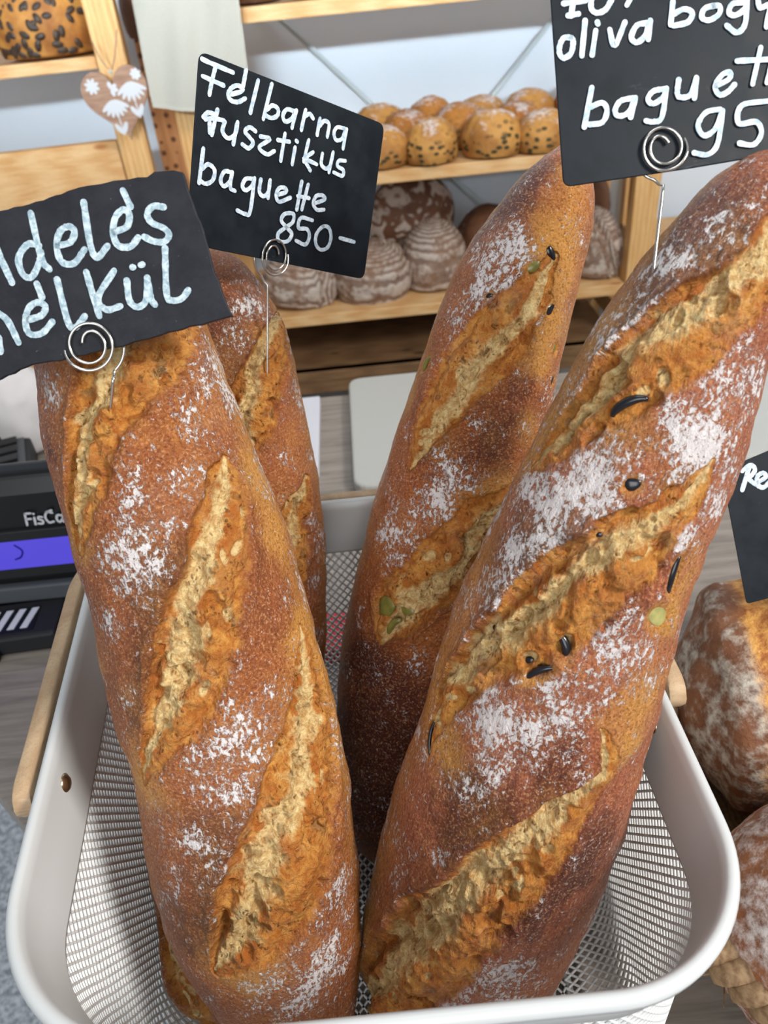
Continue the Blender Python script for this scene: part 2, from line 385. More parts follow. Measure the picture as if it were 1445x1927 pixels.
# ---------------------------------------------------------------- round loaves and rolls
def blob(seed, rx, ry, rz, lump=.06, n=64, m=96, flat_bottom=.45, notch=None):
    """a hearth-baked loaf: domed, flat underneath; returns mesh"""
    th = np.linspace(0, np.pi, n)[:, None]; ph = np.linspace(0, 2 * np.pi, m, endpoint=False)[None, :]
    d = np.stack([np.sin(th) * np.cos(ph), np.sin(th) * np.sin(ph), np.cos(th) + 0 * ph], -1)
    q = np.sign(d) * np.abs(d)**.92; q /= np.linalg.norm(q, axis=-1)[..., None]
    r = 1 + lump * fbm(d * 1.7 + seed * 5.1, 3, seed) + lump * .3 * fbm(d * 7 + seed, 3, seed)
    v = q * r[..., None]; sc = np.zeros(r.shape)
    if notch is not None:
        for (ax, off, w, dep) in notch:
            a = np.array(ax, float); a /= np.linalg.norm(a); s = d @ a - off + .05 * fbm(d * 4 + seed, 3, seed + 9)
            k = np.exp(-(s / w)**2) * (d[..., 2] > -.4); sc = np.maximum(sc, k); v = v * (1 - dep * k + dep * .7 * np.exp(-((np.abs(s) - w * 1.7) / (w * .6))**2))[..., None]
    v = v * np.array([rx, ry, rz]); lowz = -rz * flat_bottom
    v[..., 2] = np.where(v[..., 2] < lowz, lowz + (v[..., 2] - lowz) * .12, v[..., 2])
    v[..., 2] -= v[..., 2].min()
    me = np_mesh('loaf', v.reshape(-1, 3), grid_faces(n, m)[:, ::-1])
    at = me.attributes.new('bake', 'FLOAT_COLOR', 'POINT'); c = np.zeros((n * m, 4), np.float32); c[:, 0] = sc.ravel(); at.data.foreach_set('color', c.ravel())
    return me


M['seed_loaf'] = loaf_mat('seeded_crust', 'b9823e', '8c5526', 'e6e0da', .12, pscale=1.3)
M['roll'] = loaf_mat('pumpkin_seed_roll', 'c18d4a', '9c6832', 'ece9e9', .16, seeds=75, seed_col='453c24', soft=True, pscale=1.5)
M['roll2'] = loaf_mat('plain_golden_roll', 'b67a38', '935a28', 'ece9e9', .16, seeds=75, seed_col='6a5128', soft=True, pscale=1.5)
M['rye'] = loaf_mat('cracked_rye_crust', '7a543e', '5c3b29', 'c9b8aa', .85, cracks=24)
M['banneton'] = loaf_mat('ringed_brown_crust', '80604a', '5c4030', 'c4b6aa', .75, rings=6.5)
M['dark_loaf'] = loaf_mat('floured_dark_crust', '86573a', '5a3826', 'c9c2b4', .60, score='9c5a2a', pscale=1.6)
M['brown_loaf'] = loaf_mat('brown_loaf_crust', '6d4932', '4c3020', 'b5a89c', .4)

rolls = [(.053, 1.385, 1), (.140, 1.385, 0), (.240, 1.385, 1), (.327, 1.385, 0),
         (.108, 1.485, 1), (.200, 1.485, 0), (.302, 1.485, 1),
         (.066, 1.590, 1), (.160, 1.585, 2), (.258, 1.59, 1), (.345, 1.590, 0), (.435, 1.585, 2)]
RL = ['seeded roll at left front of middle shelf, half behind tall price card',
      'floury seeded roll, second from left in front row of the middle shelf',
      'floury seeded roll, third from left in front row of the middle shelf',
      'front-row seeded roll on the middle shelf, cut by the right price board',
      'golden roll in the second row of the middle shelf, nearest the tall price card',
      'long golden roll in the middle of the second row on the middle shelf',
      'golden roll at the right of the second row on the middle shelf',
      'roll in the back row of the middle shelf just above the price card corner',
      'orange golden roll, second from left in the back row of the middle shelf',
      'roll in the back row of the middle shelf under the meeting of the braces',
      'roll in the back row of the middle shelf, fourth from left',
      'reddish roll at right end of the back row, beside the right price board']
RM = [blob(i, .047, .047, .042, .09, 40, 56) for i in range(3)]
for i, (x, y, k) in enumerate(rolls):
    me = RM[k].copy(); me.materials.clear()
    o = link('bread_roll', me, M['roll2'] if k == 2 or i in (4, 5, 6) else M['roll'], None, True); o.location = (x, y, SH['mid']); o.rotation_euler.z = i * 1.3
    s = (1.08, .96, 1.0 + .06 * (i % 3)); o.scale = s; o.rotation_euler.x = 0
    tag(o, RL[i], 'bread', 'seeded rolls on the middle shelf')


def loaf(name, label, mat, loc, r, seed, rot=(0, 0, 0), lump=.05, group=None, notch=None, cat='bread', flat_bottom=.45):
    o = link(name, blob(seed, *r, lump, 72, 110, flat_bottom, notch), mat, None, True); o.location = loc; o.rotation_euler = rot
    return tag(o, label, cat, group)


lo_ = SH['low']
loaf('rye_loaf', 'large round cracked rye loaf standing upright against the wall above the low shelf loaves', M['rye'], (.11, 1.60, lo_ + .098), (.088, .088, .05), 11, (math.radians(100), 0, .1), .04)
loaf('country_loaf', 'brown floured loaf on the low shelf, left, under the tall price card', M['banneton'], (-.115, 1.43, lo_), (.072, .068, .062), 21, (0, .1, .2), .06, 'ringed loaves on the low shelf', [((1, .3, 0), .2, .10, .10)])
loaf('country_loaf', 'ringed brown loaf on the low shelf with rings of flour facing front, second from left', M['banneton'], (.022, 1.432, lo_), (.074, .066, .066), 22, (.15, 0, .3), .05, 'ringed loaves on the low shelf', [((1, .6, .2), .62, .07, .08)])
loaf('country_loaf', 'ringed brown loaf tipped on its side on the low shelf, nearest the glossy olive baguette', M['banneton'], (.142, 1.45, lo_ + .0), (.064, .062, .080), 23, (.0, 0, .9), .05, 'ringed loaves on the low shelf')
loaf('country_loaf', 'dark brown loaf on the low shelf, peeking out left of the glossy olive baguette', M['brown_loaf'], (.262, 1.53, lo_), (.07, .06, .075), 24, (0, 0, 0), .05, 'ringed loaves on the low shelf')
loaf('country_loaf', 'pale ringed loaf on the low shelf between the two olive baguettes', M['banneton'], (.436, 1.425, lo_), (.05, .06, .078), 25, (0, 0, .4), .05, 'ringed loaves on the low shelf', [((1, -.2, .5), .1, .08, .10)])
loaf('rye_loaf', 'dark round loaf standing on edge behind the pale loaf, under the right price board', M['brown_loaf'], (.435, 1.60, lo_ + .085), (.08, .085, .06), 26, (1.6, 0, -.3), .05)
loaf('country_loaf', 'brown loaf on the right shelving, mostly hidden by the floured olive baguette', M['brown_loaf'], (.645, 1.44, .7225), (.07, .07, .05), 27)
sl = loaf('seeded_loaf', 'pumpkin-seed loaf with floured top on the upper left shelf', M['seed_loaf'], (-.432, 1.400, 1.243), (.082, .07, .085), 31, (0, 0, .1), .05)
rs = random.Random(4); b = MB()
for i in range(240):
    a = rs.uniform(-math.pi, math.pi); e = rs.uniform(-.35, 1.0); d = Vector((math.cos(a) * math.cos(e), math.sin(a) * math.cos(e), math.sin(e)))
    if d.y > .5 or (d.z > .75): continue
    p = Vector((d.x * .0825, d.y * .0705, .038 + d.z * .085))
    if p.z < .006: continue
    q = d.to_track_quat('Z', 'Y') @ Vector((0, 0, 1)).rotation_difference(Vector((0, 0, 1))); ang = rs.uniform(0, 3.1)
    Mx = Matrix.Translation(p) @ q.to_matrix().to_4x4() @ Matrix.Rotation(ang, 4, 'Z')
    vs = []; fs = []
    for k, (rr, zz) in enumerate(((1, 0), (.8, .6), (.3, .95))):
        for j in range(10): vs.append(Mx @ Vector((rr * .0082 * math.cos(j * .6283), rr * .0048 * math.sin(j * .6283), zz * .0022)))
    for k in range(2):
        for j in range(10): fs.append((k * 10 + j, k * 10 + (j + 1) % 10, k * 10 + 10 + (j + 1) % 10, k * 10 + 10 + j))
    fs.append(tuple(20 + j for j in range(10))); b.add(vs, fs)
M['pumpkin'] = flat('pumpkin_seed', '3a2c22', .5, var=.4, scale=150)
tag(b.build('seed_topping', M['pumpkin'], sl, True), kind='stuff')
loaf('seeded_loaf', 'seeded loaf cut off by the left edge of the photo on the upper left shelf', M['seed_loaf'], (-.60, 1.40, 1.243), (.075, .07, .075), 33)
loaf('brown_loaf', 'dark brown loaf behind the hanging cotton bag on the upper left', M['brown_loaf'], (-.285, 1.56, 1.245), (.07, .06, .085), 34)
for i, (x, y, l) in enumerate(((-.125, 1.43, 'brown loaf bottom on the top shelf, next to the cotton bag'), (-.02, 1.44, 'brown loaf bottom on the top shelf, second from the cotton bag'), (.09, 1.46, 'brown loaf bottom on the top shelf, third from the cotton bag'))):
    loaf('brown_loaf', l, M['brown_loaf'], (x, y, SH['top']), (.055, .06, .05), 40 + i, group='loaves on the top shelf')

# heart ornament
hx = empty('heart_ornament', (-.328, 1.295, 1.325 - .135), 'brown wooden heart with white painted flowers hanging on the left pine post', 'ornament')
pts = []
for i in range(64):
    a = 2 * math.pi * i / 64; pts.append((.0031 * 16 * math.sin(a)**3 * .98, .0033 * (13 * math.cos(a) - 5 * math.cos(2 * a) - 2 * math.cos(3 * a) - math.cos(4 * a))))
MH = Matrix.Rotation(-.10, 4, 'Y') @ Matrix.Rotation(math.pi / 2, 4, 'X')
b = MB(); b.prism(pts, -.003, .003, MH); b.build('heart_board', M['heart'], hx, bevel=.0012)
b = MB()


pz = [0]


def petal(c, L, w, a, z=.0034):
    p = []; pz[0] += 1; z += .00004 * (pz[0] % 25)
    for i in range(12):
        q = 2 * math.pi * i / 12; x, y = L / 2 + L / 2 * math.cos(q), w / 2 * math.sin(q); p.append((c[0] + x * math.cos(a) - y * math.sin(a), c[1] + x * math.sin(a) + y * math.cos(a)))
    b.prism(p, z - .0012, z, MH)


for c, R_, k in (((-.030, .022), .011, 8), ((.037, .026), .008, 7)):
    for j in range(k): petal(c, R_, .005, j * 2 * math.pi / k + .3)
for c, R_ in (((-.007, -.012), .024), ((.024, .006), .026)):
    for j in range(7): petal((c[0], c[1] + .012), R_, .0062, -math.pi / 2 + (j - 3) * .34)
    b.box((c[0] - .0008, c[1] - .036, .0028), (c[0] + .0008, c[1] - .004, .0033), MH)
    petal((c[0], c[1] - .034), .018, .007, 1.05); petal((c[0], c[1] - .034), .018, .007, 2.1)
for a in (.5, 1.7, -.3, -1.4): petal((-.004, .014), .010, .006, a)
b.build('painted_flowers', M['white_paint'], hx)
b = MB(); b.tube([(-.018, .004, .075), (-.010, .0, .050), (.0, -.001, .034), (.010, .0, .052), (.022, .003, .085)], .0011, 6); b.build('string', M['heart'], hx, True)
b = MB(); b.lathe([(.0005, -.003), (.003, -.002), (.003, .002), (.0005, .003)], (0, -.004, .035), 12); b.build('bead', M['white_pl'], hx, True)

# cotton bag
n, m = 60, 50; U, V_ = np.meshgrid(np.linspace(0, 1, n), np.linspace(0, 1, m), indexing='ij')


def bag_side(s):
    x = -.279 + U * .012 + V_ * (.146 - .0 * U); z = 1.175 + V_ * -.012 + U * .36 - .006 * np.sin(V_ * 3.1) * (1 - U)
    fold = .0045 * np.sin(V_ * 9 + U * 6) * (U + .15) + .003 * np.sin(V_ * 17 - U * 9)
    y = 1.288 + s * (.006 * np.sin(np.pi * V_)**.5 * (.25 + .75 * U)) + fold
    return np.stack([x, y, z], -1).reshape(-1, 3)


v = np.concatenate([bag_side(-1), bag_side(1)]); g = grid_faces(n, m, False); N = n * m
rim = []
for i in range(n - 1):
    for j in (0, m - 1): rim.append((i * m + j, (i + 1) * m + j, N + (i + 1) * m + j, N + i * m + j))
for j in range(m - 1): rim.append((j, j + 1, N + j + 1, N + j))
bag = empty('tote_bag', (-.21, 1.29, 1.17), 'off-white cotton bag hanging beside the wooden heart', 'bag')
me = np_mesh('bag_cloth', v - np.array([-.21, 1.29, 1.17]), np.concatenate([g, g[:, ::-1] + N, np.array(rim)])); link('bag_cloth', me, M['cotton'], bag, True)
b = MB(); rs = random.Random(2)
for i in range(26):
    a = math.pi * (1 + i / 25); x, z = .001 + .026 * math.cos(a), .186 + .012 * math.sin(a)
    b.tube([(x, -.0135, z), (x + rs.uniform(-.004, .004), -.0135, z + rs.uniform(-.005, .002))], .0008, 5)
b.build('printed_emblem', flat('brown_print', '8d7a74', .9), bag)

# ---------------------------------------------------------------- white mesh basket
RIM = H - .245                               # rim height
bk = empty('wire_basket', (-.022, .225, .9), 'white metal mesh basket with a bent wooden handle holding the four baguettes', 'basket')
BO = np.array([-.022, .225, .9])


def rim_path(n, inset=0.):
    """rounded outline of the basket, n points, slightly wider at the back; returns xy and outward normals"""
    x0, x1, y0, y1 = -.1345, .1005, .097, .356; rc = [.050, .048, .050, .050]           # corner radii: front left, front right, back right, back left
    seg = []
    cs = [((x0, y0), (1, 1), math.pi, rc[0]), ((x1, y0), (-1, 1), 1.5 * math.pi, rc[1]), ((x1, y1), (-1, -1), 0, rc[2]), ((x0, y1), (1, -1), .5 * math.pi, rc[3])]
    P = []
    for (cx, cy), (sx, sy), a0, r in cs:
        for k in range(25):
            a = a0 + .5 * math.pi * k / 24; P.append((cx + sx * r + r * math.cos(a), cy + sy * r + r * math.sin(a)))
    P = np.array(P); Q = np.vstack([P, P[:1]]); d = np.concatenate([[0], np.cumsum(np.linalg.norm(np.diff(Q, axis=0), axis=1))])
    t = np.linspace(0, d[-1], n, endpoint=False); X = np.stack([np.interp(t, d, Q[:, 0]), np.interp(t, d, Q[:, 1])], 1)
    Tn = np.roll(X, -1, 0) - np.roll(X, 1, 0); Tn /= np.linalg.norm(Tn, axis=1)[:, None]; Nn = np.stack([Tn[:, 1], -Tn[:, 0]], 1)
    X = X - Nn * inset; e = (X[:, 1] - .135); sd = np.clip((X[:, 0] + .022) / .12, -1, 1); X[:, 0] += np.where(sd < 0, sd * .100 * e, 0)
    return X, Nn


def sweep(prof, n=240):
    X, Nn = rim_path(n); V = []
    for off, z in prof: V.append(np.concatenate([X + Nn * off, np.full((n, 1), z)], 1))
    return np.stack(V, 1), n, len(prof)


# rolled rim band: thin sheet, curled outward at the top
inn = [(-.0056, RIM - .0315), (-.0056, RIM - .030), (-.0025, RIM - .020), (-.0006, RIM - .006), (.0002, RIM - .0015), (.0018, RIM), (.0040, RIM - .0008), (.0050, RIM - .0030), (.0046, RIM - .0062), (.0034, RIM - .0065),
       (.0036, RIM - .0034), (.0022, RIM - .0022), (.0012, RIM - .0042), (.0002, RIM - .010), (-.0015, RIM - .021), (-.0030, RIM - .0315)]
V, n, k = sweep(inn); F = []
i, j = np.meshgrid(np.arange(n), np.arange(k), indexing='ij'); F = np.stack([i * k + j, ((i + 1) % n) * k + j, ((i + 1) % n) * k + (j + 1) % k, i * k + (j + 1) % k], -1).reshape(-1, 4)
link('rim_band', np_mesh('rim_band', V.reshape(-1, 3) - BO, F), M['enamel'], bk, True)

# expanded-metal wall: diamonds of thin strands, wall then a rounded foot, then the floor
BZ = .906
wall = [(.0044, RIM - .0300), (.0050, RIM - .060), (.0056, RIM - .100), (.006, BZ + .028)]
for q in range(1, 9):
    a = q / 8 * math.pi / 2; wall.append((.006 + .028 * (1 - math.cos(a)), BZ + .028 * (1 - math.sin(a))))
wall = np.array(wall); wl = np.concatenate([[0], np.cumsum(np.linalg.norm(np.diff(wall, axis=0), axis=1))])


def struts(A, B_, N_, w, th):
    d = B_ - A; d /= np.linalg.norm(d, axis=1)[:, None]; s = np.cross(N_, d); s /= np.linalg.norm(s, axis=1)[:, None]
    A = A - d * w * .4; B_ = B_ + d * w * .4
    c = [(-1, -1), (1, -1), (1, 1), (-1, 1)]
    V = np.stack([p + s * (w / 2 * a) + N_ * (th / 2 * q) for p in (A, B_) for a, q in c], 1)
    n = len(A); base = (np.arange(n) * 8)[:, None, None]
    f = np.array([[j, (j + 1) % 4, 4 + (j + 1) % 4, 4 + j] for j in range(4)])[None]
    return V.reshape(-1, 3), (base + f).reshape(-1, 4)


NU = 2 * 218; rows = int(wl[-1] / .0031); PX, PN = rim_path(NU)
ii, jj = np.meshgrid(np.arange(NU), np.arange(rows + 1), indexing='ij')
vv = jj / rows * wl[-1]; off = np.interp(vv, wl, wall[:, 0]); zz = np.interp(vv, wl, wall[:, 1]); dof = np.gradient(off, axis=1); dz = np.gradient(zz, axis=1)
P = np.concatenate([PX[:, None, :] - PN[:, None, :] * off[..., None], zz[..., None]], -1)
dn = np.stack([dof, dz], -1); dn /= np.linalg.norm(dn, axis=-1)[..., None]
NN = np.concatenate([PN[:, None, :] * (-dn[..., 1:2]), -dn[..., 0:1]], -1)
sel = ((ii + jj) % 2 == 0) & (jj < rows); a_i, a_j = ii[sel], jj[sel]; Vs = []; Fs = []; o_ = 0
for dx in (1, -1):
    b_i = (a_i + dx) % NU; A = P[a_i, a_j]; B_ = P[b_i, a_j + 1]; V, F = struts(A, B_, NN[a_i, a_j], .00105, .0011); Vs.append(V); Fs.append(F + o_); o_ += len(V)
link('mesh_wall', np_mesh('mesh_wall', np.concatenate(Vs) - BO, np.concatenate(Fs)), M['mesh'], bk)
# floor
FX, _ = rim_path(300, wall[-1, 0]); wx, wy = .0024, .0030
gx = np.arange(-.15, .11, wx); gy = np.arange(.09, .36, wy); ii, jj = np.meshgrid(np.arange(len(gx) - 1), np.arange(len(gy) - 1), indexing='ij')


def inside(q):
    x, y = q[:, 0], q[:, 1]; r = np.zeros(len(q), bool); a = FX; b2 = np.roll(FX, -1, 0)
    for (x1, y1), (x2, y2) in zip(a, b2): r ^= ((y1 > y) != (y2 > y)) & (x < (x2 - x1) * (y - y1) / (y2 - y1 + 1e-12) + x1)
    return r


Vs = []; Fs = []; o_ = 0; sel = (ii + jj) % 2 == 0
for dx in (1, -1):
    A = np.stack([gx[ii[sel]], gy[jj[sel]], np.full(sel.sum(), BZ)], 1); B_ = A + np.array([dx * wx, wy, 0]); ok = inside(A[:, :2]) & inside(B_[:, :2])
    V, F = struts(A[ok], B_[ok], np.tile([0, 0, 1.], (ok.sum(), 1)), .0010, .0011); Vs.append(V); Fs.append(F + o_); o_ += len(V)
link('mesh_floor', np_mesh('mesh_floor', np.concatenate(Vs) - BO, np.concatenate(Fs)), M['mesh'], bk)
X, _ = rim_path(160, .033); b = MB(); b.tube([(x, y, BZ - .0026) for x, y in X - BO[:2]] if False else [(x - BO[0], y - BO[1], BZ - .0026 - BO[2]) for x, y in X], .0022, 8, True); b.build('foot_ring', M['enamel'], bk, True)
for cx in (.051, -.088):
    slab('base_strip', (cx - .009 - BO[0], .142 - BO[1], BZ - .0002 - BO[2]), (cx + .009 - BO[0], .312 - BO[1], BZ + .0012 - BO[2]), M['enamel'], bk)

# handle: bent wooden strip folded back behind the rim, held by two rivets
X, Nn = rim_path(400); sel = []
path = [(p + q * .0115) for p, q in zip(X, Nn)]
left = [p for p in path if p[0] < -.022]; 
ang = [math.atan2(p[1] - .19, p[0] + .022) for p in path]; order = sorted([(a if a > -math.pi / 2 else a + 2 * math.pi, tuple(p)) for a, p in zip(ang, path)])
U_ = [p for a, p in order if -.0 + .10 < a < math.pi + .06]
prev = None; V = []; th, hh = .0034, .0085
for i, p in enumerate(U_):
    a = U_[max(i - 1, 0)]; c = U_[min(i + 1, len(U_) - 1)]; tx, ty = c[0] - a[0], c[1] - a[1]; l = math.hypot(tx, ty); nx, ny = ty / l, -tx / l
    e = min(i, len(U_) - 1 - i) * .0022; hs = hh * math.sqrt(max(.04, 1 - max(0, 1 - e / hh)**2)); zc = RIM - .0115
    V += [(p[0] + nx * s * th - BO[0], p[1] + ny * s * th - BO[1], zc + q * hs - BO[2]) for s, q in ((-.75, 1), (.75, 1), (1, .9), (1, -.9), (.75, -1), (-.75, -1), (-1, -.9), (-1, .9))]
b = MB(); k = 8; n = len(U_)
b.add(V, [(i * k + j, i * k + (j + 1) % k, (i + 1) * k + (j + 1) % k, (i + 1) * k + j) for i in range(n - 1) for j in range(k)] + [tuple(range(k))[::-1], tuple((n - 1) * k + j for j in range(k))])
hd = b.build('handle', M['handle'], bk, True); hd.modifiers.new('edge', 'EDGE_SPLIT').split_angle = .9
for sx in (-1, 1):
    yv = .196; jx = int(np.argmin(np.abs(X[:, 1] - yv) + (X[:, 0] * sx < 0) * 9)); px = X[jx, 0]
    b = MB(); Mr = Matrix.Translation((px - BO[0] - sx * .0015, yv - BO[1], RIM - .0135 - BO[2])) @ Matrix.Rotation(-sx * math.pi / 2, 4, 'Y')
    v = MB(); v.lathe([(.0005, .0018), (.0025, .0015), (.0035, .0006), (.0042, 0), (.0042, -.0006)], k=20); b.add([Mr @ Vector(p) for p in v.v], v.f); b.build('rivet', M['steel'], hd, True)

# ---------------------------------------------------------------- the baguettes
def spline(pts, n=240):
    """natural cubic spline through pts (k,d) by chord length, n samples"""
    p = np.asarray(pts, float); k = len(p)
    t = np.concatenate([[0], np.cumsum(np.linalg.norm(np.diff(p[:, :3], axis=0), axis=1))])
    h = np.diff(t); A = np.zeros((k, k)); b = np.zeros_like(p); A[0, 0] = A[-1, -1] = 1
    for i in range(1, k - 1):
        A[i, i - 1], A[i, i], A[i, i + 1] = h[i - 1], 2 * (h[i - 1] + h[i]), h[i]
        b[i] = 6 * ((p[i + 1] - p[i]) / h[i] - (p[i] - p[i - 1]) / h[i - 1])
    m = np.linalg.solve(A, b)
    q = np.linspace(0, t[-1], n); j = np.clip(np.searchsorted(t, q) - 1, 0, k - 2)
    hh = h[j][:, None]; a = (t[j + 1] - q)[:, None]; c = (q - t[j])[:, None]
    return (m[j] * a**3 + m[j + 1] * c**3) / (6 * hh) + (p[j] / hh - m[j] * hh / 6) * a + (p[j + 1] / hh - m[j + 1] * hh / 6) * c


